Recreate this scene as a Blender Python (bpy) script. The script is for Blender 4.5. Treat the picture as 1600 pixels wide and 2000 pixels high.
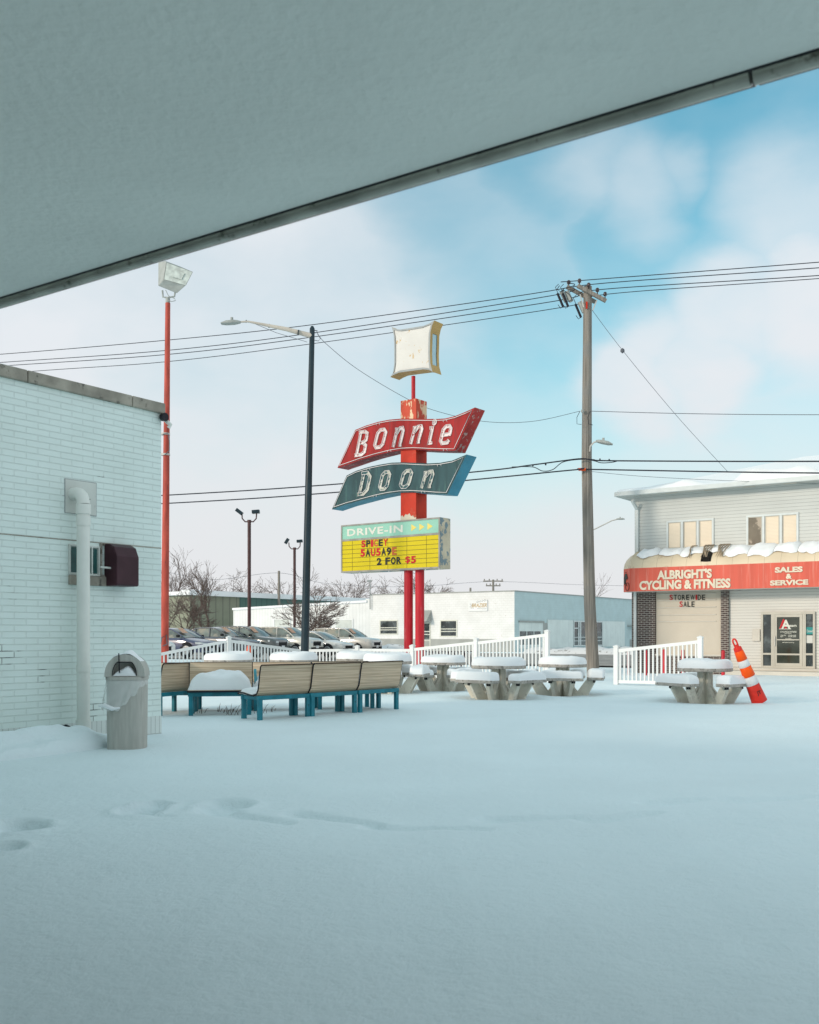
import bpy, bmesh, math, random
import numpy as np
from mathutils import Vector, Matrix
rnd = random.Random(7)
for o in list(bpy.data.objects): bpy.data.objects.remove(o)
sc = bpy.context.scene; COL = sc.collection
EYE = 1.4; F = 2000.0; HU = 800.0; HV = 1240.0   # eye height (m), focal length and horizon of the photograph (px)
# ---------------------------------------------------------------- camera
cam = bpy.data.cameras.new('camera'); co = bpy.data.objects.new('camera', cam); COL.objects.link(co)
co.location = (0, 0, EYE); co.rotation_euler = (math.radians(90), 0, 0)
cam.sensor_fit = 'VERTICAL'; cam.sensor_height = 36; cam.sensor_width = 28.8; cam.lens = 36
cam.shift_y = 0.12; cam.clip_start = 0.05; cam.clip_end = 6000
cam.dof.use_dof = True; cam.dof.focus_distance = 26; cam.dof.aperture_fstop = 4.0
sc.camera = co
# ---------------------------------------------------------------- sky, sun, exposure
SUN_EL = math.radians(18); SD = Vector((-0.83, -0.56, 0)).normalized()
sv = Vector((SD.x*math.cos(SUN_EL), SD.y*math.cos(SUN_EL), math.sin(SUN_EL)))
W = bpy.data.worlds.new('World'); sc.world = W; W.use_nodes = True
def sky():
    nt = W.node_tree; N = nt.nodes; L = nt.links; N.clear()
    out = N.new('ShaderNodeOutputWorld'); bg = N.new('ShaderNodeBackground'); bg.inputs[1].default_value = 0.1
    L.new(bg.outputs[0], out.inputs[0])
    st = N.new('ShaderNodeTexSky'); st.sky_type = 'NISHITA'; st.sun_disc = False
    st.sun_elevation = SUN_EL; st.sun_rotation = math.atan2(SD.x, SD.y); st.air_density = 1.0; st.dust_density = 1.0; st.ozone_density = 1.5
    tint = N.new('ShaderNodeMix'); tint.data_type = 'RGBA'; tint.blend_type = 'MULTIPLY'; tint.inputs[0].default_value = 1
    L.new(st.outputs[0], tint.inputs[6]); tint.inputs[7].default_value = (0.90, 1.92, 1.68, 1)
    tc = N.new('ShaderNodeTexCoord')
    def noise(scale, det=4, dist=0.0):
        n = N.new('ShaderNodeTexNoise'); n.inputs['Scale'].default_value = scale; n.inputs['Detail'].default_value = det
        n.inputs['Distortion'].default_value = dist; return n
    def math_(op, a, b=None, clamp=False):
        m = N.new('ShaderNodeMath'); m.operation = op; m.use_clamp = clamp
        for i, q in enumerate((a, b)):
            if q is None: continue
            if isinstance(q, (int, float)): m.inputs[i].default_value = q
            else: L.new(q, m.inputs[i])
        return m.outputs[0]
    mp = N.new('ShaderNodeMapping'); mp.inputs['Scale'].default_value = (1, 1, 1.9); L.new(tc.outputs['Generated'], mp.inputs[0])
    n1 = noise(2.6, 5, 0.3); L.new(mp.outputs[0], n1.inputs['Vector'])
    n2 = noise(9.0, 9, 0.25); L.new(mp.outputs[0], n2.inputs['Vector'])
    # warp the direction a little so that the cloud banks get soft ragged rims
    wv = N.new('ShaderNodeVectorMath'); wv.operation = 'MULTIPLY_ADD'
    n3 = noise(6.0, 9); L.new(mp.outputs[0], n3.inputs['Vector'])
    L.new(n3.outputs['Color'], wv.inputs[0]); wv.inputs[1].default_value = (0.11, 0.11, 0.10); L.new(tc.outputs['Generated'], wv.inputs[2])
    def bank(d, size, soft):
        d = Vector(d).normalized() ; vm = N.new('ShaderNodeVectorMath'); vm.operation = 'DISTANCE'
        L.new(wv.outputs[0], vm.inputs[0]); vm.inputs[1].default_value = (d.x+.055, d.y+.055, d.z+.05)
        mr = N.new('ShaderNodeMapRange'); mr.interpolation_type = 'SMOOTHSTEP'
        L.new(vm.outputs['Value'], mr.inputs[0]); mr.inputs[1].default_value = size; mr.inputs[2].default_value = size+soft
        mr.inputs[3].default_value = 1; mr.inputs[4].default_value = 0
        return mr.outputs[0]
    def D(u, v): return ((u-HU)/F, 1, (HV-v)/F)
    gap = None
    for (u, v, s, so, k) in GAPS:
        b = math_('MULTIPLY', bank(D(u, v), s, so), k); gap = b if gap is None else math_('MAXIMUM', gap, b)
    tot = None
    for (u, v, s, so, k) in BANKS:
        b = math_('MULTIPLY', bank(D(u, v), s*.8, so*.85), k); tot = b if tot is None else math_('MAXIMUM', tot, b)
    sep = N.new('ShaderNodeSeparateXYZ'); L.new(tc.outputs['Generated'], sep.inputs[0])
    gap = math_('MULTIPLY', gap, math_('SUBTRACT', 1.0, tot))
    gap = math_('ADD', gap, math_('MULTIPLY', math_('SUBTRACT', n2.outputs[0], 0.50), 0.42))
    gap = math_('MAXIMUM', gap, math_('MULTIPLY', math_('SUBTRACT', n1.outputs[0], 0.52), 0.8), True)
    mz = N.new('ShaderNodeMapRange'); mz.interpolation_type = 'SMOOTHSTEP'; L.new(sep.outputs[2], mz.inputs[0]); mz.inputs[1].default_value = 0.04; mz.inputs[2].default_value = 0.22
    gap = math_('MULTIPLY', gap, mz.outputs[0]); tot = math_('SUBTRACT', 1.0, gap, True)
    mr2 = N.new('ShaderNodeMapRange'); mr2.interpolation_type = 'SMOOTHSTEP'
    L.new(sep.outputs[2], mr2.inputs[0]); mr2.inputs[1].default_value = 0.0; mr2.inputs[2].default_value = 0.30; mr2.inputs[3].default_value = 0; mr2.inputs[4].default_value = 1
    cc = N.new('ShaderNodeMix'); cc.data_type = 'RGBA'; L.new(mr2.outputs[0], cc.inputs[0])
    cc.inputs[6].default_value = (7.5, 7.6, 7.75, 1); cc.inputs[7].default_value = (7.55, 7.95, 8.35, 1)
    fin0 = N.new('ShaderNodeMix'); fin0.data_type = 'RGBA'; L.new(tot, fin0.inputs[0]); L.new(tint.outputs[2], fin0.inputs[6]); L.new(cc.outputs[2], fin0.inputs[7])
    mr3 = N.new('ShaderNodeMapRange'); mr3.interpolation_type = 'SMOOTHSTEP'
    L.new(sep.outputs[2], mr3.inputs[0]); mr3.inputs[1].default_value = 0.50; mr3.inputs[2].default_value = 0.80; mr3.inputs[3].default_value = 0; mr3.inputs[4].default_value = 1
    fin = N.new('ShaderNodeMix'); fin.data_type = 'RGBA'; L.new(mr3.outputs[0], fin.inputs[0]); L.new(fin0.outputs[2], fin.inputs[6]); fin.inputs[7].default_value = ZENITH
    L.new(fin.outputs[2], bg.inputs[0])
GAPS = [(1560, 150, .06, .20, .92), (1400, 300, .05, .12, .88), (1250, 270, .04, .10, .85), (1080, 310, .04, .10, .78), (900, 390, .03, .12, .66), (1400, 450, .03, .07, .80), (1210, 500, .04, .07, .80),
        (1000, 500, .04, .13, .66), (1080, 600, .05, .12, .66), (1000, 760, .06, .16, .48), (800, 620, .06, .18, .24), (1400, 840, .10, .14, .30), (1480, 705, .02, .05, .45), (1150, 700, .02, .08, .55), (1130, 880, .03, .12, .34), (500, 620, .05, .2, .16)]
BANKS = [(1150, 350, .008, .06, .42), (1240, 380, .012, .06, .46), (1325, 345, .006, .045, .40), (1560, 430, .03, .09, .60), (1280, 655, .015, .06, .8), (1420, 600, .03, .07, .88), (1580, 570, .04, .07, .9), (1230, 745, .028, .045, .80), (1380, 735, .028, .045, .80)]
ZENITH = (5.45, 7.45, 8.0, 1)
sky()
sl = bpy.data.lights.new('sun', 'SUN'); sl.energy = 2.1; sl.angle = math.radians(10); sl.color = (1.0, 0.87, 0.73)
so = bpy.data.objects.new('sun', sl); COL.objects.link(so); so.rotation_euler = sv.to_track_quat('Z', 'Y').to_euler(); so.location = (-30, -30, 30)
sc.view_settings.view_transform = 'Standard'; sc.view_settings.look = 'None'; sc.view_settings.exposure = 0.08; sc.view_settings.gamma = 1.0
sc.render.engine = 'CYCLES'; sc.cycles.max_bounces = 6; sc.cycles.transparent_max_bounces = 8
# ---------------------------------------------------------------- helpers
A = Vector((0.567, 0.8237, 0)).normalized(); B = Vector((A.y, -A.x, 0)); UP = Vector((0, 0, 1))
def P(u, v, Y): return Vector(((u-HU)/F*Y, Y, EYE+(HV-v)/F*Y))
def Gp(u, v): Y = EYE*F/(v-HV); return Vector(((u-HU)/F*Y, Y, 0))
ORG = {}
def tag(o, label=None, cat=None, group=None, kind=None):
    for k, q in (('label', label), ('category', cat), ('group', group), ('kind', kind)):
        if q: o[k] = q
    return o
def thing(name, label, cat, loc=(0, 0, 0), rotz=0, group=None):
    o = bpy.data.objects.new(name, None); COL.objects.link(o); o.empty_display_size = .2
    o.location = loc; o.rotation_euler = (0, 0, rotz); ORG[o.name] = Vector(loc)
    return tag(o, label, cat, group)
class MB:
    def __init__(s): s.v = []; s.f = []; s.sm = []; s.mi = []
    def add(s, vs, fs, smooth=False, mi=0):
        n = len(s.v); s.v += [Vector(p) for p in vs]
        for f in fs: s.f.append([i+n for i in f]); s.sm.append(smooth); s.mi.append(mi)
    def frame_box(s, o, ex, ey, ez, mi=0):          # corner + three edge vectors
        o = Vector(o); vs = [o, o+ex, o+ex+ey, o+ey, o+ez, o+ex+ez, o+ex+ey+ez, o+ey+ez]
        s.add(vs, [(0, 3, 2, 1), (4, 5, 6, 7), (0, 1, 5, 4), (1, 2, 6, 5), (2, 3, 7, 6), (3, 0, 4, 7)], mi=mi)
    def box(s, c, sz, rot=None, mi=0):
        c = Vector(c); R = rot or Matrix.Identity(3)
        ex, ey, ez = (R @ Vector((sz[0], 0, 0)), R @ Vector((0, sz[1], 0)), R @ Vector((0, 0, sz[2])))
        s.frame_box(c-(ex+ey+ez)/2, ex, ey, ez, mi)
    def bar(s, p, q, w, h, up=UP, mi=0):            # rectangular bar from p to q
        p, q = Vector(p), Vector(q); d = (q-p); x = d.cross(up).normalized()*w; z = x.cross(d).normalized()*h
        s.frame_box(p-x/2-z/2, d, x, z, mi)
    def tube(s, pts, r, n=8, caps=True, smooth=True, mi=0):
        pts = [Vector(p) for p in pts]; m = len(pts); rs = r if isinstance(r, (list, tuple)) else [r]*m
        vs = []; ref = None
        for i, p in enumerate(pts):
            t = (pts[min(i+1, m-1)]-pts[max(i-1, 0)]).normalized()
            if ref is None: ref = Vector((0, 0, 1)) if abs(t.z) < .9 else Vector((1, 0, 0))
            x = (ref - t*ref.dot(t)).normalized(); ref = x; y = t.cross(x)
            for k in range(n):
                a = 2*math.pi*k/n; vs.append(p+(x*math.cos(a)+y*math.sin(a))*rs[i])
        fs = [(i*n+k, i*n+(k+1) % n, (i+1)*n+(k+1) % n, (i+1)*n+k) for i in range(m-1) for k in range(n)]
        s.add(vs, fs, smooth, mi)
        if caps: s.add(vs[:n][::-1], [tuple(range(n))], mi=mi); s.add(vs[-n:], [tuple(range(n))], mi=mi)
    def prism(s, poly, ext, mi=0):                  # planar polygon (3-D points) extruded by vector
        n = len(poly); poly = [Vector(p) for p in poly]; ext = Vector(ext)
        s.add(poly+[p+ext for p in poly], [tuple(range(n))[::-1], tuple(range(n, 2*n))]+[(i, (i+1) % n, n+(i+1) % n, n+i) for i in range(n)], mi=mi)
    def lathe(s, c, prof, n=24, smooth=True, axis=None, mi=0):   # prof: (r, z)
        c = Vector(c); R = axis or Matrix.Identity(3); vs = []
        for r, z in prof:
            for k in range(n): a = 2*math.pi*k/n; vs.append(c+R @ Vector((r*math.cos(a), r*math.sin(a), z)))
        m = len(prof)
        s.add(vs, [(i*n+k, i*n+(k+1) % n, (i+1)*n+(k+1) % n, (i+1)*n+k) for i in range(m-1) for k in range(n)], smooth, mi)
        s.add(vs[:n], [tuple(range(n))[::-1]], mi=mi); s.add(vs[-n:], [tuple(range(n))], mi=mi)
    def grid(s, rows, smooth=True, mi=0):           # rows of points
        m, n = len(rows), len(rows[0])
        s.add([p for r in rows for p in r], [(i*n+k, i*n+k+1, (i+1)*n+k+1, (i+1)*n+k) for i in range(m-1) for k in range(n-1)], smooth, mi)
    def build(s, name, mat, parent=None, bevel=0, merge=False):
        me = bpy.data.meshes.new(name); o0 = ORG[parent.name] if parent is not None else Vector((0, 0, 0))
        me.from_pydata([tuple(p-o0) for p in s.v], [], s.f); 
        me.polygons.foreach_set('use_smooth', s.sm); me.polygons.foreach_set('material_index', s.mi)
        mats = mat if isinstance(mat, (list, tuple)) else [mat]
        for m in mats: me.materials.append(m)
        me.update()
        bm = bmesh.new(); bm.from_mesh(me)
        if merge: bmesh.ops.remove_doubles(bm, verts=bm.verts, dist=1e-4)
        bmesh.ops.recalc_face_normals(bm, faces=bm.faces); bm.to_mesh(me); bm.free()
        o = bpy.data.objects.new(name, me); COL.objects.link(o); ORG[o.name] = o0
        if parent is not None: o.parent = parent
        if bevel:
            b = o.modifiers.new('bevel', 'BEVEL'); b.width = bevel; b.segments = 2; b.limit_method = 'ANGLE'
        return o
def copy_tree(o, parent=None):
    c = o.copy(); COL.objects.link(c); c.parent = parent; ORG[c.name] = ORG.get(o.name, Vector((0, 0, 0)))
    for ch in list(o.children): copy_tree(ch, c)
    return c
# ---------------------------------------------------------------- materials
def node_mat(name):
    m = bpy.data.materials.new(name); m.use_nodes = True; nt = m.node_tree; return m, nt, nt.nodes, nt.links, nt.nodes['Principled BSDF']
def mixc(N, L, fac, a, b, blend='MIX'):
    x = N.new('ShaderNodeMix'); x.data_type = 'RGBA'; x.blend_type = blend
    for i, q in ((0, fac), (6, a), (7, b)):
        if isinstance(q, (int, float)): x.inputs[i].default_value = q
        elif isinstance(q, tuple): x.inputs[i].default_value = (*q, 1) if len(q) == 3 else q
        else: L.new(q, x.inputs[i])
    return x.outputs[2]
def ramp(N, L, src, lo, hi, a=0.0, b=1.0):
    r = N.new('ShaderNodeMapRange'); L.new(src, r.inputs[0]); r.inputs[1].default_value = lo; r.inputs[2].default_value = hi
    r.inputs[3].default_value = a; r.inputs[4].default_value = b; r.interpolation_type = 'SMOOTHSTEP'; return r.outputs[0]
def mat(name, col, rough=.6, var=.12, scale=3, col2=None, pscale=6, plo=.55, phi=.62, stretch=(1, 1, 1), bump=0, bscale=40, metal=0, coat=0, spec=.25, emis=0, alpha=1):
    m, nt, N, L, b = node_mat(name)
    tc = N.new('ShaderNodeTexCoord'); mp = N.new('ShaderNodeMapping'); mp.inputs['Scale'].default_value = stretch; L.new(tc.outputs['Object'], mp.inputs[0])
    n = N.new('ShaderNodeTexNoise'); n.inputs['Scale'].default_value = scale; n.inputs['Detail'].default_value = 6; L.new(mp.outputs[0], n.inputs['Vector'])
    f = ramp(N, L, n.outputs[0], .3, .7)
    dk = tuple(c*(1-var) for c in col); lt = tuple(min(1, c*(1+var*.6)) for c in col)
    c = mixc(N, L, f, dk, lt)
    if col2:
        n2 = N.new('ShaderNodeTexNoise'); n2.inputs['Scale'].default_value = pscale; n2.inputs['Detail'].default_value = 7; n2.inputs['Roughness'].default_value = .62; L.new(mp.outputs[0], n2.inputs['Vector'])
        c = mixc(N, L, ramp(N, L, n2.outputs[0], plo, phi), c, col2)
    L.new(c, b.inputs['Base Color']); b.inputs['Roughness'].default_value = rough; b.inputs['Metallic'].default_value = metal
    b.inputs['Coat Weight'].default_value = coat; b.inputs['Specular IOR Level'].default_value = spec; b.inputs['Alpha'].default_value = alpha
    if bump:
        nb = N.new('ShaderNodeTexNoise'); nb.inputs['Scale'].default_value = bscale; nb.inputs['Detail'].default_value = 5; L.new(mp.outputs[0], nb.inputs['Vector'])
        bp = N.new('ShaderNodeBump'); bp.inputs['Strength'].default_value = bump; bp.inputs['Distance'].default_value = .01; L.new(nb.outputs[0], bp.inputs['Height']); L.new(bp.outputs[0], b.inputs['Normal'])
    return m
def brick_mat(name, c1, c2, mortar, bw, bh, ms, dirv, bump=.4, crack=None, offs=.5, rough=.7):
    m, nt, N, L, b = node_mat(name); g = N.new('ShaderNodeNewGeometry')
    vm = N.new('ShaderNodeVectorMath'); vm.operation = 'DOT_PRODUCT'; L.new(g.outputs['Position'], vm.inputs[0]); vm.inputs[1].default_value = dirv
    sp = N.new('ShaderNodeSeparateXYZ'); L.new(g.outputs['Position'], sp.inputs[0]); cb = N.new('ShaderNodeCombineXYZ')
    L.new(vm.outputs['Value'], cb.inputs[0]); L.new(sp.outputs[2], cb.inputs[1])
    # slight wobble
    t = N.new('ShaderNodeTexBrick'); L.new(cb.outputs[0], t.inputs['Vector']); t.inputs['Scale'].default_value = 1; t.offset = offs
    t.inputs['Brick Width'].default_value = bw; t.inputs['Row Height'].default_value = bh; t.inputs['Mortar Size'].default_value = ms; t.inputs['Mortar Smooth'].default_value = .3
    t.inputs['Color1'].default_value = (*c1, 1); t.inputs['Color2'].default_value = (*c2, 1); t.inputs['Mortar'].default_value = (*mortar, 1)
    n = N.new('ShaderNodeTexNoise'); n.inputs['Scale'].default_value = 1.2; n.inputs['Detail'].default_value = 7; L.new(g.outputs['Position'], n.inputs['Vector'])
    c = mixc(N, L, ramp(N, L, n.outputs[0], .25, .75), (.91, .91, .90), (1, 1, 1)); c = mixc(N, L, 1.0, t.outputs['Color'], c, 'MULTIPLY')
    if crack:
        n2 = N.new('ShaderNodeTexNoise'); n2.inputs['Scale'].default_value = 2.3; n2.inputs['Detail'].default_value = 3; L.new(g.outputs['Position'], n2.inputs['Vector'])
        mm = N.new('ShaderNodeMath'); mm.operation = 'MULTIPLY'; L.new(t.outputs['Fac'], mm.inputs[0]); L.new(ramp(N, L, n2.outputs[0], .63, .72), mm.inputs[1])
        c = mixc(N, L, mm.outputs[0], c, crack)
    L.new(c, b.inputs['Base Color']); b.inputs['Roughness'].default_value = rough
    bp = N.new('ShaderNodeBump'); bp.inputs['Strength'].default_value = bump; bp.inputs['Distance'].default_value = .01; bp.invert = True
    n4 = N.new('ShaderNodeTexNoise'); n4.inputs['Scale'].default_value = 45; L.new(g.outputs['Position'], n4.inputs['Vector'])
    ad = N.new('ShaderNodeMath'); ad.operation = 'MULTIPLY_ADD'; L.new(n4.outputs[0], ad.inputs[0]); ad.inputs[1].default_value = .35; L.new(t.outputs['Fac'], ad.inputs[2])
    L.new(ad.outputs[0], bp.inputs['Height']); L.new(bp.outputs[0], b.inputs['Normal']); return m
def line_mat(name, col, dark, pitch, width, dirv, rough=.5, bump=.5, saw=False, var=.1, dirt=None):
    """siding / corrugation: dark line every pitch metres measured along dirv"""
    m, nt, N, L, b = node_mat(name); g = N.new('ShaderNodeNewGeometry')
    vm = N.new('ShaderNodeVectorMath'); vm.operation = 'DOT_PRODUCT'; L.new(g.outputs['Position'], vm.inputs[0]); vm.inputs[1].default_value = dirv
    dv = N.new('ShaderNodeMath'); dv.operation = 'DIVIDE'; L.new(vm.outputs['Value'], dv.inputs[0]); dv.inputs[1].default_value = pitch
    fr = N.new('ShaderNodeMath'); fr.operation = 'FRACT'; L.new(dv.outputs[0], fr.inputs[0])
    f = ramp(N, L, fr.outputs[0], width*.4, width, 1, 0)
    n = N.new('ShaderNodeTexNoise'); n.inputs['Scale'].default_value = 1.1; n.inputs['Detail'].default_value = 7; L.new(g.outputs['Position'], n.inputs['Vector'])
    c = mixc(N, L, ramp(N, L, n.outputs[0], .3, .7), tuple(x*(1-var) for x in col), col); c = mixc(N, L, f, c, dark)
    if dirt:
        n2 = N.new('ShaderNodeTexNoise'); n2.inputs['Scale'].default_value = 3; n2.inputs['Detail'].default_value = 7; L.new(g.outputs['Position'], n2.inputs['Vector'])
        c = mixc(N, L, ramp(N, L, n2.outputs[0], .6, .75), c, dirt)
    L.new(c, b.inputs['Base Color']); b.inputs['Roughness'].default_value = rough
    bp = N.new('ShaderNodeBump'); bp.inputs['Strength'].default_value = bump; bp.inputs['Distance'].default_value = .02
    L.new(fr.outputs[0], bp.inputs['Height']); L.new(bp.outputs[0], b.inputs['Normal']); return m
def wood_mat(name, c1, c2, stretch=(1.2, 40, 40), rough=.55, col2=None):
    m, nt, N, L, b = node_mat(name); tc = N.new('ShaderNodeTexCoord'); mp = N.new('ShaderNodeMapping'); mp.inputs['Scale'].default_value = stretch; L.new(tc.outputs['Object'], mp.inputs[0])
    n = N.new('ShaderNodeTexNoise'); n.inputs['Scale'].default_value = 1; n.inputs['Detail'].default_value = 5; L.new(mp.outputs[0], n.inputs['Vector'])
    c = mixc(N, L, ramp(N, L, n.outputs[0], .38, .62), c1, c2)
    if col2:
        n2 = N.new('ShaderNodeTexNoise'); n2.inputs['Scale'].default_value = 1.5; n2.inputs['Detail'].default_value = 4; L.new(tc.outputs['Object'], n2.inputs['Vector'])
        c = mixc(N, L, ramp(N, L, n2.outputs[0], .45, .75), c, col2)
    L.new(c, b.inputs['Base Color']); b.inputs['Roughness'].default_value = rough
    bp = N.new('ShaderNodeBump'); bp.inputs['Strength'].default_value = .3; bp.inputs['Distance'].default_value = .004; L.new(n.outputs[0], bp.inputs['Height']); L.new(bp.outputs[0], b.inputs['Normal']); return m
def snow_mat(name, col=(.80, .845, .86), bscale=14, bstr=.5, dirt=None, dlo=.5, dhi=.6, dscale=1.2):
    m, nt, N, L, b = node_mat(name); g = N.new('ShaderNodeNewGeometry')
    n = N.new('ShaderNodeTexNoise'); n.inputs['Scale'].default_value = bscale; n.inputs['Detail'].default_value = 10; n.inputs['Roughness'].default_value = .72; L.new(g.outputs['Position'], n.inputs['Vector'])
    n2 = N.new('ShaderNodeTexNoise'); n2.inputs['Scale'].default_value = .5; n2.inputs['Detail'].default_value = 5; L.new(g.outputs['Position'], n2.inputs['Vector'])
    c = mixc(N, L, ramp(N, L, n2.outputs[0], .3, .7), tuple(x*.955 for x in col), col)
    if dirt:
        n3 = N.new('ShaderNodeTexNoise'); n3.inputs['Scale'].default_value = dscale; n3.inputs['Detail'].default_value = 9; n3.inputs['Roughness'].default_value = .7; L.new(g.outputs['Position'], n3.inputs['Vector'])
        c = mixc(N, L, ramp(N, L, n3.outputs[0], dlo, dhi), c, dirt)
    L.new(c, b.inputs['Base Color']); b.inputs['Roughness'].default_value = .65; b.inputs['Specular IOR Level'].default_value = .25
    bp = N.new('ShaderNodeBump'); bp.inputs['Strength'].default_value = bstr; bp.inputs['Distance'].default_value = .022; L.new(n.outputs[0], bp.inputs['Height']); L.new(bp.outputs[0], b.inputs['Normal']); return m
M = {}
M['snow'] = snow_mat('snow', (.765, .86, .885), 11, 1.0); M['snowcap'] = snow_mat('snowcap', (.85, .865, .875), 9, .35)
M['dirty_snow'] = snow_mat('dirty_snow', (.72, .73, .74), 5, 1.0, (.20, .18, .16), .58, .66, 3)
M['slush'] = snow_mat('slush', (.36, .33, .30), 6, 1.0, (.19, .17, .155), .42, .62, .8)
M['curbsnow'] = snow_mat('curbsnow', (.66, .66, .66), 5, 1.0, (.24, .22, .20), .55, .62, 2.2)
M['soffit'] = mat('soffit', (.80, .815, .765), .85, .07, .8, (.72, .735, .69), 1.6, .52, .78, bump=.9, bscale=22)
M['trim_low'] = mat('trim_low', (.06, .045, .045), .4, .25, 5, (.09, .07, .06), 9, .58, .68, metal=.3)
M['trim'] = mat('trim', (.40, .39, .34), .22, .25, 5, (.13, .12, .10), 9, .58, .68, metal=.6, bump=.15, bscale=30)
M['wbrick'] = brick_mat('wbrick', (.76, .865, .83), (.735, .84, .805), (.69, .785, .75), .34, .080, .006, tuple(A), .8, (.18, .20, .19))
M['wbrick_face'] = brick_mat('wbrick_face', (.66, .70, .67), (.60, .65, .62), (.48, .52, .50), .30, .076, .006, tuple(B), .7)
M['soldier'] = brick_mat('soldier', (.70, .76, .73), (.66, .71, .69), (.50, .54, .52), .078, .30, .006, tuple(A), .7, offs=0)
M['coping'] = mat('coping', (.34, .315, .265), .85, .3, 3, (.08, .075, .065), 5, .55, .66, bump=.6, bscale=25)
M['gwhite'] = mat('gwhite', (.60, .63, .59), .45, .08, 2, (.48, .50, .47), 3, .6, .7)
M['concrete'] = mat('concrete', (.70, .67, .575), .85, .10, 3, (.60, .57, .495), 7, .52, .64, bump=.5, bscale=60)
M['concrete2'] = mat('concrete2', (.46, .455, .415), .8, .08, 5, (.39, .385, .35), 4, .5, .7, (6, 6, .6), bump=.3, bscale=60)
M['slab'] = mat('slab', (.42, .39, .35), .85, .25, 8, (.20, .185, .165), 14, .55, .65, bump=.5, bscale=80)
M['ply'] = wood_mat('ply', (.46, .34, .23), (.66, .52, .37), (1.0, 60, 60), col2=(.50, .40, .29))
M['ply_dark'] = wood_mat('ply_dark', (.22, .16, .11), (.40, .31, .22), (1.0, 60, 60))
M['teal'] = mat('teal', (.02, .20, .26), .4, .25, 6, (.02, .06, .08), 12, .60, .68, bump=.15)
M['black'] = mat('black', (.012, .012, .018), .45, .2)
M['rubber'] = mat('rubber', (.02, .02, .022), .8, .2)
M['redpaint'] = mat('redpaint', (.55, .075, .045), .45, .22, 1.5, (.30, .05, .035), 5, .58, .68)
M['pipered'] = mat('pipered', (.55, .022, .035), .4, .2, 2, (.50, .10, .10), 4, .58, .7, (3, 3, .5))
M['polered'] = mat('polered', (.48, .08, .055), .55, .3, 2, (.20, .05, .04), 5, .62, .68, (4, 4, .6))
M['bonnie'] = mat('bonnie', (.34, .016, .016), .6, .22, 1.2, (.22, .03, .03), 3, .5, .7, (3, 3, .5))
M['bonnie_side'] = mat('bonnie_side', (.36, .03, .03), .5, .25, 1.2, (.36, .26, .24), 6, .58, .61)
M['doon'] = mat('doon', (.032, .080, .088), .6, .25, 1.2, (.06, .14, .13), 3, .52, .75, (3, 3, .5))
M['doon_side'] = mat('doon_side', (.05, .25, .36), .5, .15, 1.5, (.10, .16, .18), 6, .62, .7)
M['tower'] = mat('tower', (.56, .032, .010), .5, .2, 1.5, (.46, .09, .045), 4, .55, .7)
M['tower_peel'] = mat('tower_peel', (.58, .075, .035), .5, .2, 1.5, (.74, .56, .36), 3.4, .53, .56, (1.6, 1.6, .6))
M['neon'] = mat('neon', (.80, .74, .72), .3, .05); M['letterpaint'] = mat('letterpaint', (.74, .66, .65), .6, .2, 3, (.36, .05, .045), 8, .56, .60)
M['letterpaint2'] = mat('letterpaint2', (.55, .55, .47), .6, .2, 3, (.05, .12, .13), 6, .50, .54)
M['mint'] = mat('mint', (.27, .53, .42), .4, .06, 1); M['yellow'] = mat('yellow', (.62, .49, .006), .35, .05, 1)
M['yellow2'] = mat('yellow2', (.75, .60, .15), .4, .05); M['offwhite'] = mat('offwhite', (.66, .66, .58), .5, .06)
M['signframe'] = mat('signframe', (.30, .29, .26), .5, .2, 4); M['cream'] = mat('cream', (.58, .53, .42), .6, .1, 2, (.40, .36, .29), 4, .6, .7)
M['peel'] = mat('peel', (.58, .52, .39), .6, .15, 2, (.19, .26, .29), 3.2, .52, .55, bump=.1)
M['gold'] = mat('gold', (.50, .33, .12), .5, .15, 2, (.36, .25, .11), 4, .55, .7); M['panelwhite'] = mat('panelwhite', (.66, .64, .60), .5, .06, 1, (.55, .38, .18), 4.5, .60, .66)
M['slotblue'] = mat('slotblue', (.42, .60, .66), .3, .05)
M['sgrey'] = mat('sgrey', (.33, .35, .35), .5, .1)
M['tblack'] = mat('tblack', (.015, .018, .015), .4, .1); M['tred'] = mat('tred', (.52, .006, .015), .4, .1); M['tfade'] = mat('tfade', (.50, .11, .03), .5, .1)
M['pwood'] = wood_mat('pwood', (.16, .145, .125), (.29, .26, .225), (22, 22, .5), .9, (.21, .20, .185))
M['darkpole'] = mat('darkpole', (.018, .035, .045), .35, .2, 2); M['brownpole'] = mat('brownpole', (.085, .045, .045), .5, .2, 2)
M['alu'] = mat('alu', (.52, .50, .46), .4, .12, 3); M['armtan'] = mat('armtan', (.56, .50, .43), .4, .12, 3); M['lamp'] = mat('lamp', (.36, .38, .36), .5, .15, 4)
M['lampglass'] = mat('lampglass', (.55, .60, .55), .12, .25, 6, coat=1, spec=.8)
M['wire'] = mat('wire', (.02, .024, .035), .6, .1); M['thin'] = mat('thin', (.12, .13, .15), .6, .1)
M['porcelain'] = mat('porcelain', (.05, .03, .03), .2, .1, coat=.6)
M['vinyl'] = mat('vinyl', (.78, .79, .78), .35, .05, 1.5)
M['siding'] = line_mat('siding', (.64, .62, .57), (.28, .27, .25), .105, .13, (0, 0, 1), bump=.22, var=.05)
M['siding_up'] = line_mat('siding_up', (.57, .585, .555), (.26, .27, .26), .125, .12, (0, 0, 1), bump=.22, var=.05)
M['blackbrick'] = brick_mat('blackbrick', (.038, .020, .018), (.065, .032, .026), (.42, .39, .35), .225, .072, .011, tuple(B), .4)
M['beige'] = mat('beige', (.58, .52, .43), .6, .05, 1); M['beige2'] = mat('beige2', (.60, .56, .49), .6, .08, 1.5)
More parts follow.
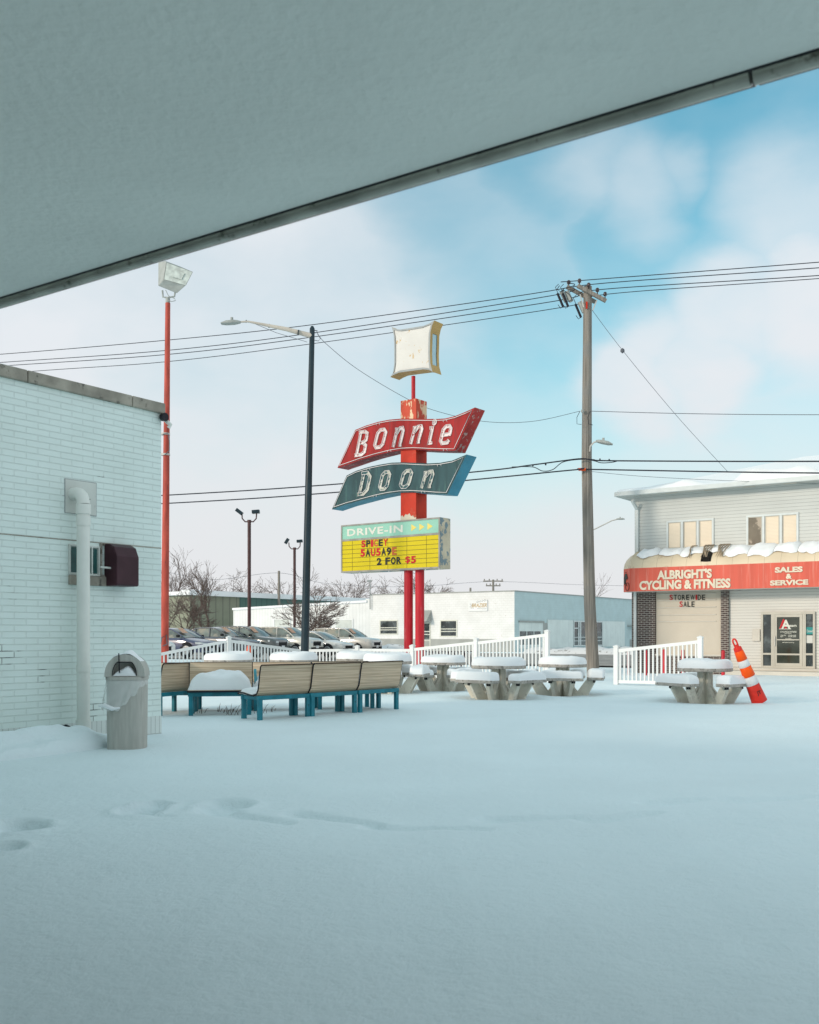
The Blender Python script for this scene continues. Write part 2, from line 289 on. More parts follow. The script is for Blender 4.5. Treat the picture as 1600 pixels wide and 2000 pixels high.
M['redband'] = mat('redband', (.66, .115, .075), .5, .10, .8, (.70, .24, .18), 2.0, .50, .75, (5, 5, .25)); M['awncream'] = line_mat('awncream', (.70, .58, .41), (.45, .36, .25), .57, .035, tuple(B), bump=.1, dirt=(.50, .38, .25))
M['tear'] = mat('tear', (.34, .27, .19), .8, .3, 5); M['bandtext'] = mat('bandtext', (.72, .64, .50), .6, .1, 3)
M['frame_tan'] = mat('frame_tan', (.52, .49, .42), .4, .06); M['winframe'] = mat('winframe', (.62, .66, .65), .4, .05)
M['glass_dark'] = mat('glass_dark', (.03, .04, .04), .06, .5, 1.5, (.09, .11, .11), 2, .5, .6, spec=.8)
M['blind'] = line_mat('blind', (.80, .68, .52), (.62, .52, .40), .05, .3, (0, 0, 1), .25, .1); M['dark_reflection'] = mat('dark_reflection', (.20, .17, .13), .12, .2, 1.5, (.45, .38, .30), 1.2, .5, .55)  # the darker pane: a reflection put into its colour
M['door_green'] = mat('door_green', (.04, .045, .03), .08, .3, 2, spec=.8)
M['block'] = brick_mat('block', (.80, .80, .79), (.78, .78, .77), (.68, .68, .66), .42, .21, .012, tuple(B), .25, (.45, .40, .34))
M['block_shade'] = brick_mat('block_shade', (.50, .62, .63), (.48, .60, .61), (.45, .56, .57), .42, .21, .010, tuple(A), .3)  # side of the same white block wall, shade put into the colour as teal
M['greybase'] = mat('greybase', (.36, .37, .35), .8, .1, 1); M['panel_v'] = line_mat('panel_v', (.68, .74, .71), (.44, .50, .49), 1.25, .03, tuple(A), bump=.1)
M['ribbed'] = line_mat('ribbed', (.78, .79, .78), (.58, .60, .58), .4, .12, tuple(B), bump=.2)
M['olive'] = line_mat('olive', (.235, .245, .175), (.13, .135, .10), .9, .18, tuple(B), bump=.3); M['tealmetal'] = line_mat('tealmetal', (.07, .16, .135), (.04, .10, .085), .9, .18, tuple(A), bump=.3)
M['olive_a'] = line_mat('olive_a', (.235, .25, .18), (.13, .135, .10), 1.1, .18, tuple(A), bump=.3)
M['bark'] = mat('bark', (.07, .055, .048), .9, .3, 8); M['twig'] = mat('twig', (.17, .13, .115), .9, .3, 3)
M['orange'] = mat('orange', (.95, .10, .005), .4, .1); M['coneorange'] = mat('coneorange', (.72, .035, .022), .45, .15, 4); M['reflwhite'] = mat('reflwhite', (.72, .72, .72), .35, .06, 5, (.5, .5, .5), 9, .6, .7)
M['maroon'] = mat('maroon', (.055, .022, .03), .45, .25, 3); M['pvc'] = mat('pvc', (.74, .76, .71), .35, .06, 2)
M['glass_teal'] = mat('glass_teal', (.03, .10, .095), .15, .3, 2); M['rawwood'] = mat('rawwood', (.35, .33, .29), .8, .3, 10, (.12, .10, .08), 15, .5, .6)
M['bag'] = mat('bag', (.82, .84, .82), .35, .1, 6, alpha=.5); M['darkhole'] = mat('darkhole', (.03, .035, .035), .9, .1)
M['signteal'] = mat('signteal', (.02, .25, .24), .4, .1); M['paper'] = mat('paper', (.62, .62, .58), .6, .05)
M['carglass'] = mat('carglass', (.16, .19, .17), .08, .5, 1.5, (.30, .28, .22), 1.3, .45, .6, spec=.9); M['tyre'] = M['rubber']; M['rim'] = mat('rim', (.45, .45, .45), .3, .2, metal=.6)
M['headlight'] = mat('headlight', (.60, .62, .62), .1, .2, spec=.8); M['plate'] = mat('plate', (.7, .7, .7), .5, .1); M['sticker'] = mat('sticker', (.62, .36, .24), .6, .2, 12)
M['pinkcar'] = mat('pinkcar', (.36, .02, .09), .25, .05, coat=1)
def carpaint(name, c): return mat('paint_'+name, c, .28, .03, 1, coat=1, spec=.6, col2=tuple(min(1, x*1.15+.02) for x in c), pscale=2)
# ---------------------------------------------------------------- lettering (Blender's built-in font, turned into mesh)
def glyphs(txt, bold=0.02, tube=0, shear=0, spacing=1.0):
    cu = bpy.data.curves.new('t', 'FONT'); cu.body = txt; cu.shear = shear; cu.resolution_u = 4; cu.space_character = spacing
    if tube: cu.fill_mode = 'NONE'; cu.bevel_depth = tube; cu.bevel_resolution = 1
    else:
        cu.fill_mode = 'BOTH'; cu.bevel_depth = bold; cu.bevel_resolution = 0
    ob = bpy.data.objects.new('t', cu); COL.objects.link(ob); dg = bpy.context.evaluated_depsgraph_get(); ev = ob.evaluated_get(dg); me = ev.to_mesh()
    vs = [Vector(v.co) for v in me.vertices]; fs = [tuple(p.vertices) for p in me.polygons]; ev.to_mesh_clear()
    bpy.data.objects.remove(ob); bpy.data.curves.remove(cu); return vs, fs
def put_text(mb, txt, o, ex, ez, nrm, bold=.02, tube=0, shear=0, depth=0, spacing=1.0, mi=0):
    """fit txt into the parallelogram o, o+ex, o+ez; nrm points out of the surface"""
    vs, fs = glyphs(txt, bold, tube, shear, spacing)
    if not vs: return
    x0 = min(v.x for v in vs); x1 = max(v.x for v in vs); y0 = min(v.y for v in vs); y1 = max(v.y for v in vs)
    sc_ = ex.length/(x1-x0)
    q = [o+ex*((v.x-x0)/(x1-x0))+ez*((v.y-y0)/(y1-y0))+nrm*(v.z*sc_*(1 if tube else .12)) for v in vs]
    mb.add(q, fs, mi=mi)
class Wall:
    """vertical plane: point p0, direction d (to the right as seen), outward normal n"""
    def __init__(s, p0, d, n): s.p, s.d, s.n = Vector(p0), Vector(d), Vector(n)
    def s_(s, u, off=0):
        p = s.p+s.n*off; r = (u-HU)/F; return (r*p.y-p.x)/(s.d.x-r*s.d.y)
    def z(s, u, v, off=0): p = s.p+s.n*off+s.d*s.s_(u, off); return EYE+(HV-v)/F*p.y
    def at(s, t, z, off=0): q = s.p+s.d*t+s.n*off; return Vector((q.x, q.y, z))
    def px(s, u, v, off=0): return s.at(s.s_(u, off), s.z(u, v, off), off)
    def box(s, mb, s0, s1, z0, z1, d0, d1, mi=0): mb.frame_box(s.at(s0, z0, d0), s.d*(s1-s0), s.n*(d1-d0), UP*(z1-z0), mi)
    def rect(s, u0, u1, v0, v1, off=0):
        um = (u0+u1)/2; return s.s_(u0, off), s.s_(u1, off), s.z(um, v1, off), s.z(um, v0, off)
    def pbox(s, mb, u0, u1, v0, v1, d0, d1, mi=0): s.box(mb, *s.rect(u0, u1, v0, v1), d0, d1, mi)
    def text(s, mb, txt, u0, u1, v0, v1, off, **k):
        a, b, z0, z1 = s.rect(u0, u1, v0, v1, off); put_text(mb, txt, s.at(a, z0, off), s.d*(b-a), UP*(z1-z0), s.n, **k)
    def frame(s, mb, a, b, z0, z1, w, d0, d1):
        s.box(mb, a, b, z0, z0+w, d0, d1); s.box(mb, a, b, z1-w, z1, d0, d1); s.box(mb, a, a+w, z0+w, z1-w, d0, d1); s.box(mb, b-w, b, z0+w, z1-w, d0, d1)
# ---------------------------------------------------------------- value noise (numpy)
_T = np.random.RandomState(3).rand(256, 256)
def vnoise(x, y):
    xi = np.floor(x).astype(int); yi = np.floor(y).astype(int); fx = x-xi; fy = y-yi; fx = fx*fx*(3-2*fx); fy = fy*fy*(3-2*fy)
    a = _T[xi % 256, yi % 256]; b = _T[(xi+1) % 256, yi % 256]; c = _T[xi % 256, (yi+1) % 256]; d = _T[(xi+1) % 256, (yi+1) % 256]
    return (a*(1-fx)+b*fx)*(1-fy)+(c*(1-fx)+d*fx)*fy-.5
def fbm(x, y, o=4):
    r = 0; a = 1
    for i in range(o): r = r+a*vnoise(x*2**i+17*i, y*2**i+31*i); a *= .5
    return r
# ---------------------------------------------------------------- ground
FOOT = [(275, 1580, .20, .055), (300, 1572, .16, .045), (440, 1574, .24, .05), (35, 1612, .22, .06), (5, 1655, .15, .04)]
GROOVE = [((400, 1582), (560, 1608), .10, .035), ((580, 1590), (735, 1608), .09, .035), ((730, 1613), (950, 1618), .08, .026), ((960, 1600), (1120, 1594), .11, .03), ((1160, 1600), (1280, 1586), .11, .034), ((1280, 1568), (1370, 1560), .11, .03), ((1420, 1562), (1600, 1550), .11, .028),
          ((250, 1585), (330, 1592), .06, .02), ((60, 1618), (120, 1610), .05, .02)]
def ground_h(X, Y):
    Y_ = Y
    h = .045*fbm(X*.22, Y*.22, 3)+.010*fbm(X*1.3, Y*1.3, 3)+.0035*fbm(X*7, Y*9, 2)
    a_ = X*A.x+Y*A.y; b_ = X*B.x+Y*B.y
    h = h+.006*fbm(a_*.8, b_*5, 2)
    for (u, v, r, d) in FOOT:
        p = Gp(u, v); q = ((X-p.x+.03*fbm(X*8, Y*8, 2))/(r*.80))**2+((Y-p.y+.04*fbm(X*8+9, Y*8, 2))/(r*1.0))**2; h = h-1.35*d*np.exp(-q**3)+.020*np.exp(-((np.sqrt(q)-1.4)/.25)**2)+.02*np.exp(-q)*fbm(X*14, Y*14, 3)
    for (p0, p1, w, d) in GROOVE:
        p = Gp(*p0); q = Gp(*p1); ex, ey = q.x-p.x, q.y-p.y; l2 = ex*ex+ey*ey
        t = np.clip(((X-p.x)*ex+(Y-p.y)*ey)/l2, 0, 1); dd = np.hypot(X-p.x-t*ex, (Y-p.y-t*ey))+.03*fbm(X*6, Y*6, 2)
        h = h-1.5*d*np.exp(-(dd/(w*(1.15-.6*t)))**4)*(1-t*.4)
    for (u, Y) in ((866, 26.0), (974, 22.4), (1099, 24.0), (1377, 21.5)):
        q = np.hypot(X-(u-HU)/F*Y, Y_-Y); h = h-.05*np.exp(-(q/.42)**4)+.02*np.exp(-((q-1.25)/.3)**2)*(1+fbm(X*3, Y_*3, 3))
    # trampled and banked snow round the tables and the fence gap
    m = np.exp(-((Y-27.5)/5.0)**2); h = h+m*(.07*fbm(X*.9, Y*.9, 4)+.035*np.maximum(0, fbm(X*3.5, Y*3.5, 3)))
    q = np.exp(-((X-10.8)/2.6)**2-((Y-27.3)/1.6)**2); h = h+q*(.20+.50*fbm(X*2.2, Y*2.2, 5))
    q = np.exp(-((X-6.6)/1.6)**2-((Y-28.2)/.6)**2); h = h+q*(.06+.10*fbm(X*3, Y*3, 3))
    q = np.exp(-((X-7.30)/.30)**2-((Y-20.8)/.3)**2); h = h+q*.10
    q = np.exp(-((X-9.2)/1.5)**4-((Y-24.8)/2.0)**4); h = h+q*(.08+.20*np.abs(fbm(X*1.7, Y*1.5, 5)))
    q = np.exp(-((X-7.42)/.2)**2-((Y-20.75)/.2)**2); h = h+q*.07
    fade = np.clip((44-a_)/6, 0, 1); h = h*fade*np.where(Y < 60, 1, 0)-.12*np.clip((a_-36)/3, 0, 1)
    return h
def make_ground():
    ys = [-6.0, -3.0, -1.0, .3, .8, 1.3]; y = 1.3
    while y < 50: y *= (1.005 if 6 < y < 10 else 1.0105); ys.append(y)
    while y < 4000: y *= 1.12; ys.append(y)
    ys = np.array(ys); tn = np.linspace(-1.15, 1.15, 420); sp = np.maximum(np.abs(ys), 3.0)
    Yg = np.repeat(ys[:, None], len(tn), 1); Xg = tn[None, :]*sp[:, None]*1.0
    Z = ground_h(Xg, Yg); m, n = Z.shape
    me = bpy.data.meshes.new('snow_ground'); v = np.stack([Xg, Yg, Z], -1).reshape(-1, 3)
    me.vertices.add(len(v)); me.vertices.foreach_set('co', v.ravel())
    i = np.arange(m-1)[:, None]*n+np.arange(n-1)[None, :]; f = np.stack([i, i+1, i+n+1, i+n], -1).reshape(-1, 4)
    me.loops.add(f.size); me.loops.foreach_set('vertex_index', f.ravel()); me.polygons.add(len(f))
    me.polygons.foreach_set('loop_start', np.arange(0, f.size, 4)); me.polygons.foreach_set('use_smooth', np.ones(len(f), bool)); me.update(calc_edges=True); me.validate()
    me.materials.append(M['snow']); o = bpy.data.objects.new('snow_ground', me); COL.objects.link(o); tag(o, kind='structure')
    b = MB(); b.add([(-4000, -4000, -.5), (4000, -4000, -.5), (4000, 4000, -.5), (-4000, 4000, -.5)], [(0, 1, 2, 3)]); tag(b.build('ground', M['snow']), kind='structure')
make_ground()
def ab(a, b, z=0): p = A*a+B*b; return Vector((p.x, p.y, z))
def gz(x, y): return float(ground_h(np.array([float(x)]), np.array([float(y)]))[0])
# road strip behind the fence, running along B
def sheet(name, a0, a1, b0, b1, z, amp, m, step=.5, bank=False):
    na = max(3, int((a1-a0)/step)); nb = int((b1-b0)/(step*2)); rows = []
    for i in range(na+1):
        r = []
        for j in range(nb+1):
            a = a0+(a1-a0)*i/na; b = b0+(b1-b0)*j/nb
            e = math.sin(math.pi*i/na) if bank else 1
            zz = z+amp*float(fbm(np.array([a*1.7]), np.array([b*1.7]), 4)[0])*e + (abs(amp)*1.0*e if bank else 0)
            r.append(ab(a, b, zz if (not bank or 0 < i < na) else -.2))
        rows.append(r)
    q = MB(); q.grid(rows); return q.build(name, m)
tag(sheet('road', 44.5, 71, -75, 60, -.05, .035, M['slush']), kind='structure')
tag(sheet('roadside_snow_bank', 40.0, 45.3, -12, 60, -.08, .30, M['curbsnow'], .4, True), kind='structure')
tag(sheet('kerb_snow_bank', 70.5, 73.6, -38, 60, .0, .42, M['curbsnow'], .4, True), kind='structure')
# ---------------------------------------------------------------- drive-in building, canopy
def drive_in():
    cX = (315-HU)/F*14.6; LW = Wall((cX, 14.6, 0), A, B)       # corner; s runs along A (0 = corner, negative = towards us)
    t = thing('drive_in_building', 'white painted brick drive-in building with concrete coping at left edge', 'building', (cX, 14.6, 0))
    S0 = -24.0; mb = MB(); LW.box(mb, S0, 0, -.3, 4.55, -3.4, 0); LW.box(mb, S0, -15.2, -.3, 4.4, 0, 21)  # second box unseen, added to stop low sun; wing thinned to light the tables
    w = mb.build('wall', M['wbrick'], t)
    m2 = MB(); LW.box(m2, S0, .004, -.28, .25, .0, .004); m2.build('soldier_course', M['soldier'], t)
    c = MB(); s = S0
    while s < -.1:
        e = min(s+rnd.choice([1.9, 2.0, 2.1]), .05) if s < -3 else (.05 if s > -.6 else min(s+2.45, -.55)); LW.box(c, s, e-.012, 4.55, 4.70, -3.4, .05); s = e
    c.build('coping', M['coping'], t, bevel=.012)
    sn = MB(); rows = []
    for i in range(60):
        r = []; s = S0+(24.0)*i/59
        for j in range(8):
            q = j/7; r.append(LW.at(s, 4.70+.07*math.sin(math.pi*min(1, .12+q))*(1+.6*float(fbm(np.array([s*2]), np.array([q*3]), 3)[0]))-(.08 if q in (0, 1) else 0), .02-1.2*q))
        rows.append(r)
    sn.grid(rows); sn.build('roof_snow', M['snowcap'], t)
    # metal strip course + ledge line
    ln = MB(); a, b, z0, z1 = LW.rect(0, 312, 1043, 1045); LW.box(ln, S0, -.002, LW.z(160, 1057)-.006, LW.z(160, 1057)+.006, 0, .006); ln.build('mortar_ledge', M['coping'], t)
    # vent plate, elbow, pipe
    pl = MB(); a, b, z0, z1 = LW.rect(127, 187, 940, 1004); LW.box(pl, a, b, z0, z1, .002, .012); vp = pl.build('vent_plate', M['gwhite'], t, bevel=.003); pe = MB(); LW.frame(pe, a-.008, b+.008, z0-.008, z1+.008, .010, .001, .010); pe.build('plate_edge', M['sgrey'], vp)
    bo = MB(); 
    for q in (.22, .78): bo = MB(); bo.lathe(LW.at(a+(b-a)*q, z0+(z1-z0)*.48, .012), [(.008, 0), (.008, .006)], 8, axis=Matrix((LW.d, UP, LW.n)).transposed()); bo.build('screw', M['black'], vp)
    pu = LW.s_(163, .22); px = lambda z, off=.22: LW.at(pu, z, off)
    ztop = LW.z(163, 985, .22); p = MB()
    arc = [LW.at(pu-.0, ztop+.16, .01)]+[px(ztop+.16*math.sin(q), .22-.20*(1-math.cos(q))+0) for q in [math.pi/2, 1.2, .8, .4, 0]]
    arc = [LW.at(pu, ztop+.15, .012), LW.at(pu, ztop+.15, .08), px(ztop+.135, .15), px(ztop+.10, .19), px(ztop+.05, .215), px(ztop, .22)]
    rr = .083; p.tube(arc, rr, 18); p.tube([px(.05), px(ztop)], rr, 20)
    for v0, v1, k in ((985, 1004, 1.15), (1008, 1027, 1.08), (1298, 1312, 1.10), (1406, 1432, 1.16)):
        p.tube([px(LW.z(163, v1, .22)), px(LW.z(163, v0, .22))], rr*k, 20)
    dp = p.build('vent_pipe', M['pvc'], t)
    lb = MB(); lb.add([px(LW.z(163, 1415, .22))+q for q in (B*.094-A*.03, B*.094+A*.0, B*.094+A*.0+UP*.03, B*.094-A*.03+UP*.03)], [(0, 1, 2, 3)]); 
    # window + sill
    a, b, z0, z1 = LW.rect(133, 193, 1065, 1124); wn = MB(); LW.frame(wn, a, b, z0, z1, .024, .002, .03); LW.box(wn, a+(b-a)*.72, a+(b-a)*.76, z0, z1, .004, .032)
    wf = wn.build('window', M['gwhite'], t, bevel=.004); g = MB(); LW.box(g, a+.035, b-.035, z0+.035, z1-.035, .002, .010); g.build('pane', M['glass_teal'], wf)
    si = MB(); c0 = LW.s_(215); LW.box(si, a, c0, z0-.13, z0-.005, .002, .05); si.build('window_sill', M['coping'], t, bevel=.006)
    # maroon extractor hood with its weathered timber frame
    h0, h1, y0, y1 = LW.rect(203, 260, 1064, 1146); r = MB(); LW.frame(r, b+.01, h1-.02, y0+.12, y1, .03, .003, .025)
    rf = r.build('vent_frame', M['rawwood'], t); hd = MB(); D_ = .26; hh = y1-y0
    prof = [(0, y1), (.10, y1-.005), (.20, y1-.05), (D_, y1-.18), (D_, y0+.02), (D_-.02, y0), (0, y0)]
    hd.prism([LW.at(h0, z, d+.004) for d, z in prof], LW.d*(h1-h0-.12)); hd.build('vent_hood', M['maroon'], t, bevel=.012)
    lv = MB(); lv.bar(LW.at(h0-.14, z0+.12, .10), LW.at(h0+.02, z0+.11, .14), .02, .025); lv.build('latch_bar', M['gwhite'], t)
    # corner floodlight and cables
    f = thing('corner_floodlight', 'small black floodlight at top corner of the white brick wall', 'light', P(319, 815, 14.55))
    q = MB(); c = P(319, 815, 14.55); q.lathe(c, [(.03, -.05), (.055, -.02), (.06, .05)], 14, axis=Matrix((A, UP, B)).transposed()); q.build('lamp_head', M['black'], f)
    q = MB(); q.tube([c+Vector((.02, .05, -.03)), c+Vector((.09, .05, -.10)), c+Vector((.06, .05, -.14))], .03, 10); q.build('bracket', M['pvc'], f)
    q = MB(); q.tube([P(118, 1424, 12.95), P(122, 1419, 12.95), P(129, 1417, 12.97), P(136, 1420, 13.0), P(139, 1426, 13.0)], .016, 8); tag(q.build('hose', M['black']), 'end of a black hose poking above the drift by the wall', 'hose')
    # footing at corner
    k = MB(); k.box(P(330, 1437, 14.75)+Vector((0, 0, -.03)), (.55, .12, .10), Matrix.Rotation(-.05, 3, 'Z')); k.build('corner_footing', M['coping'], t)
    # canopy
    Hc = 3.4; e0 = Vector((-2.50, 6.25, Hc)); ed = Vector((.829, -.559, 0)).normalized(); en = Vector((-ed.y, ed.x, 0))   # en points away from us
    if en.y < 0: en = -en
    ct = thing('canopy', 'wide flat stucco canopy with metal gutter edge overhead', 'canopy', (0, 0, Hc))
    s0 = -5.5; s1 = 7.5; dep = 9.3; m = MB(); m.frame_box(e0+ed*s0-en*(.10+dep), ed*(s1-s0), en*dep, UP*.32); m.build('soffit', M['soffit'], ct)  # unseen rear depth of the soffit stretched to block sky and sun
    fa = MB(); fa.frame_box(e0+ed*s0-en*.098+UP*.03, ed*(s1-s0), en*.03, UP*.30); fa.build('fascia', M['trim'], ct)
    jt = 4.54
    for q0, q1, nm in ((s0, jt-.007, 'gutter_trim'), (jt+.007, s1, 'gutter_trim')):
        g = MB(); n_ = 14
        for mi_, (cx, cz, r_) in enumerate(((-.070, -.006, .034), (-.013, .002, .018))):
            prof = [(cx+r_*math.cos(math.pi*2*k/n_), cz+r_*math.sin(math.pi*2*k/n_)) for k in range(n_)]
            v0 = [e0+ed*q0+en*x+UP*z for x, z in prof]; v1 = [p+ed*(q1-q0) for p in v0]
            g.add(v0+v1, [(k, (k+1) % n_, n_+(k+1) % n_, n_+k) for k in range(n_)], True, mi_); g.add(v0, [tuple(range(n_))]); g.add(v1, [tuple(range(n_))])
        g.frame_box(e0+ed*q0-en*.10+UP*.012, ed*(q1-q0), en*.098, UP*.02); g.build(nm, [M['trim'], M['trim_low']], ct)
    g = MB(); g.frame_box(e0+ed*s0-en*.112-UP*.003, ed*(s1-s0), en*.012, UP*.02); g.build('seal_gap', M['black'], ct)
    j = MB(); j.frame_box(e0+ed*(jt-.006)-en*.10+UP*.004, ed*.012, en*.10, UP*.03); j.build('joint', M['black'], ct)
    return LW
LW = drive_in()
# snow drift against the wall
def drift(name, label, c, ax, ay, L_, Wd, Hh, m, seed, kind='stuff', n=60, pw=2.4, cat=None, rough=.25):
    mb = MB(); rows = []
    for i in range(n+1):
        r = []
        for j in range(n//2+1):
            x = -1+2*i/n; y = -1+2*j/(n//2)
            e = max(0, 1-abs(x)**pw-abs(y)**pw)**.5
            h = Hh*e*(1+rough*1.6*float(fbm(np.array([x*2.2+seed]), np.array([y*1.6+seed]), 4)[0]))-.06*(e < .02)
            r.append(c+ax*(x*L_)+ay*(y*Wd)+UP*h)
        rows.append(r)
    mb.grid(rows); o = mb.build(name, m); tag(o, label, cat, None, kind); return o
c = LW.at(-2.9, -.05, .30); drift('snow_drift', 'rounded snow drift lying along foot of white wall', c, A, B, 2.35, .66, .235, M['snow'], 3, 'stuff', 110, 2.0, None, .8)
c2 = P(775, 1268, 66); drift('snow_pile', 'heap of ploughed snow beside the silver crossover', Vector((c2.x, c2.y, -.1)), Vector((1, 0, 0)), Vector((0, 1, 0)), 2.2, 1.2, .85, M['dirty_snow'], 9, 'stuff', 50)
# ---------------------------------------------------------------- litter bin
def bin_():
    base = Vector((LW.at(-.62, 0, .52))); base = P(249, 1400, 12.75); base.z = 0
    t = thing('litter_bin', 'grey concrete litter bin with snowy dome lid by the white wall', 'bin', base, math.radians(6)); t.scale = (.92, .92, 1)
    R = .255; q = MB(); O = base
    # slightly tapered rounded-square body
    def sq(r, z, n=40, e=3.2):
        o = []
        for k in range(n):
            a = 2*math.pi*k/n; cx, cy = math.cos(a), math.sin(a); rr = r/((abs(cx)**e+abs(cy)**e)**(1/e)); o.append(O+Vector((rr*cx, rr*cy, z)))
        return o
    def rings(mb, rs, smooth=True):
        n = len(rs[0]); vs = [p for r in rs for p in r]; mb.add(vs, [(i*n+k, i*n+(k+1) % n, (i+1)*n+(k+1) % n, (i+1)*n+k) for i in range(len(rs)-1) for k in range(n)], smooth)
        mb.add(rs[0], [tuple(range(n))[::-1]]); mb.add(rs[-1], [tuple(range(n))])
    rings(q, [sq(.252, -.1), sq(.258, .4), sq(.262, .84)]); q.build('body', M['concrete2'], t)
    # dome lid: hood open at the front (towards the camera)
    D = MB(); h0 = .845; prof = [(.272, h0), (.275, h0+.035), (.262, h0+.04)]
    rings(D, [sq(r, z) for r, z in prof])
    nA, arcR = 28, .262; rows_f, rows_b = [], []
    # arch: outline in x-z, extruded along y, with opening cut in the front face
    zc = h0+.04
    def arch(s, h, k): a = math.pi*k/nA; return (s*math.cos(a)*1.0, zc+h*math.sin(a)**.85 if 0 < k < nA else zc)
    outer = [arch(.262, .275, k) for k in range(nA+1)]; inner = [(.155*math.cos(math.pi*k/nA), zc+.012+.165*min(1, math.sin(math.pi*k/nA)*1.25)) for k in range(nA+1)]
    yf, yb = -.225, .225
    def pt(x, z, y): return O+Vector((x, y, z))
    vs = [pt(x, z, yf-.0*z) for x, z in outer]+[pt(x, z, yf) for x, z in inner]; n = nA+1
    D.add(vs, [(k, k+1, n+k+1, n+k) for k in range(nA)])
    D.add([pt(.262, zc, yf), pt(-.262, zc, yf), pt(-.155, zc+.012, yf), pt(.155, zc+.012, yf)], [(0, 1, 2, 3)])
    D.grid([[pt(x, z, yf) for x, z in outer], [pt(x, z, yf+.15) for x, z in outer], [pt(x*.99, zc+(z-zc)*.99, yb) for x, z in outer]])
    D.grid([[pt(x, z, yf) for x, z in inner], [pt(x, z, yf+.05) for x, z in inner]])
    D.add([pt(x, z, yb) for x, z in outer], [tuple(range(n))])
    D.add([pt(x, z, yf+.13) for x, z in outer], [tuple(range(n))])
    D.build('lid', M['concrete2'], t)
    b = MB(); b.tube([pt(x*1.02, z+.004, yf-.012) for x, z in inner], .006, 6); b.tube([pt(-.07, zc+.29, yf-.03), pt(-.062, zc+.05, yf-.02)], .008, 8); b.build('opening_rim', M['black'], t)
    s = MB(); rows = []
    for i in range(21):
        x = -.15+.30*i/20; top = .075+.035*math.exp(-((x-.02)/.05)**2)+.03*math.exp(-((x-.07)/.05)**2)-.09*abs(x/.16)**3; rows.append([pt(x, zc+.012, yf-.01), pt(x, zc+.012+max(.005, top*.75), yf-.005), pt(x, zc+.012+max(.005, top), yf+.05), pt(x, zc+.012+max(.004, top*.9), yf+.11)])
    s.grid(rows); s.build('snow', M['snowcap'], t)
    s = MB(); rows = []
    for i in range(15):
        a = math.pi*(.22+.56*i/14); r = []
        for j in range(7):
            y = yf+.02+.36*j/6; e = math.sin(math.pi*i/14)*math.sin(math.pi*(j+.5)/7); x = .262*math.cos(a); z = zc+.275*math.sin(a)**.85; k = .004+.045*e*(1+.5*math.sin(x*30)); r.append(pt(x*(1+k), z+k-.006, y))
        rows.append(r)
    s.grid(rows); s.build('snow', M['snowcap'], t)
    # torn bin liner hanging out below the lid
    g = MB(); rows = []; n = 40
    for i in range(n+1):
        a = math.pi*(1.02)+math.pi*1.0*i/n; r = []; q_ = i/n
        low = h0-(.36 if q_ < .42 else max(.05, .36-.9*(q_-.42)))-.02*math.sin(i*1.3)
        for j in range(9):
            w = j/8; z = h0-(h0-low)*w; e = 3.2; cx, cy = math.cos(a), math.sin(a); rr = (.266+.055*w*(1-q_)+.012*math.sin(i*1.1+j*.6)*w)/((abs(cx)**e+abs(cy)**e)**(1/e)); r.append(O+Vector((rr*cx, rr*cy, z)))
        rows.append(r)
    g.grid(rows); g.build('bin_liner', M['bag'], t)
    g = MB(); g.tube([O+Vector((-.34, -.20, .53)), O+Vector((-.25, -.27, .54)), O+Vector((-.15, -.29, .50)), O+Vector((-.05, -.29, .51))], [.012, .028, .028, .01], 8); g.build('snow', M['snowcap'], t)
bin_()
# ---------------------------------------------------------------- drive-in sign
RR = [(.32, .05), (.68, .05), (.90, .20), (.90, .80), (.68, .95), (.32, .95), (.10, .80), (.10, .20)]
STROKES = {'B': [[(.02, .96), (.62, .96), (.90, .88), (.90, .62), (.66, .53), (.30, .53)], [(.66, .50), (.96, .40), (.96, .14), (.68, .04), (-.02, .04)], [(.20, .92), (.20, .08)]],
           'D': [[(.0, .96), (.60, .96), (.92, .78), (.92, .22), (.60, .04), (.0, .04)], [(.22, .90), (.22, .10)]], 'o': [RR+[RR[0]]],
           'n': [[(.02, .90), (.20, .90), (.20, .02)], [(.24, .68), (.48, .93), (.74, .93), (.88, .78), (.88, .08), (1.02, .08)]],
           'i': [[(.0, .70), (.40, .70), (.40, .05), (.86, .05)], [(.55+.13*math.cos(q*math.pi/4), .93+.065*math.sin(q*math.pi/4)) for q in range(9)]],
           'e': [[(.20, .50), (.90, .50), (.90, .80), (.68, .95), (.32, .95), (.10, .80), (.10, .20), (.32, .05), (.86, .05), (.98, .18)]]}
STROKES['i'][1][-1] = STROKES['i'][1][0]
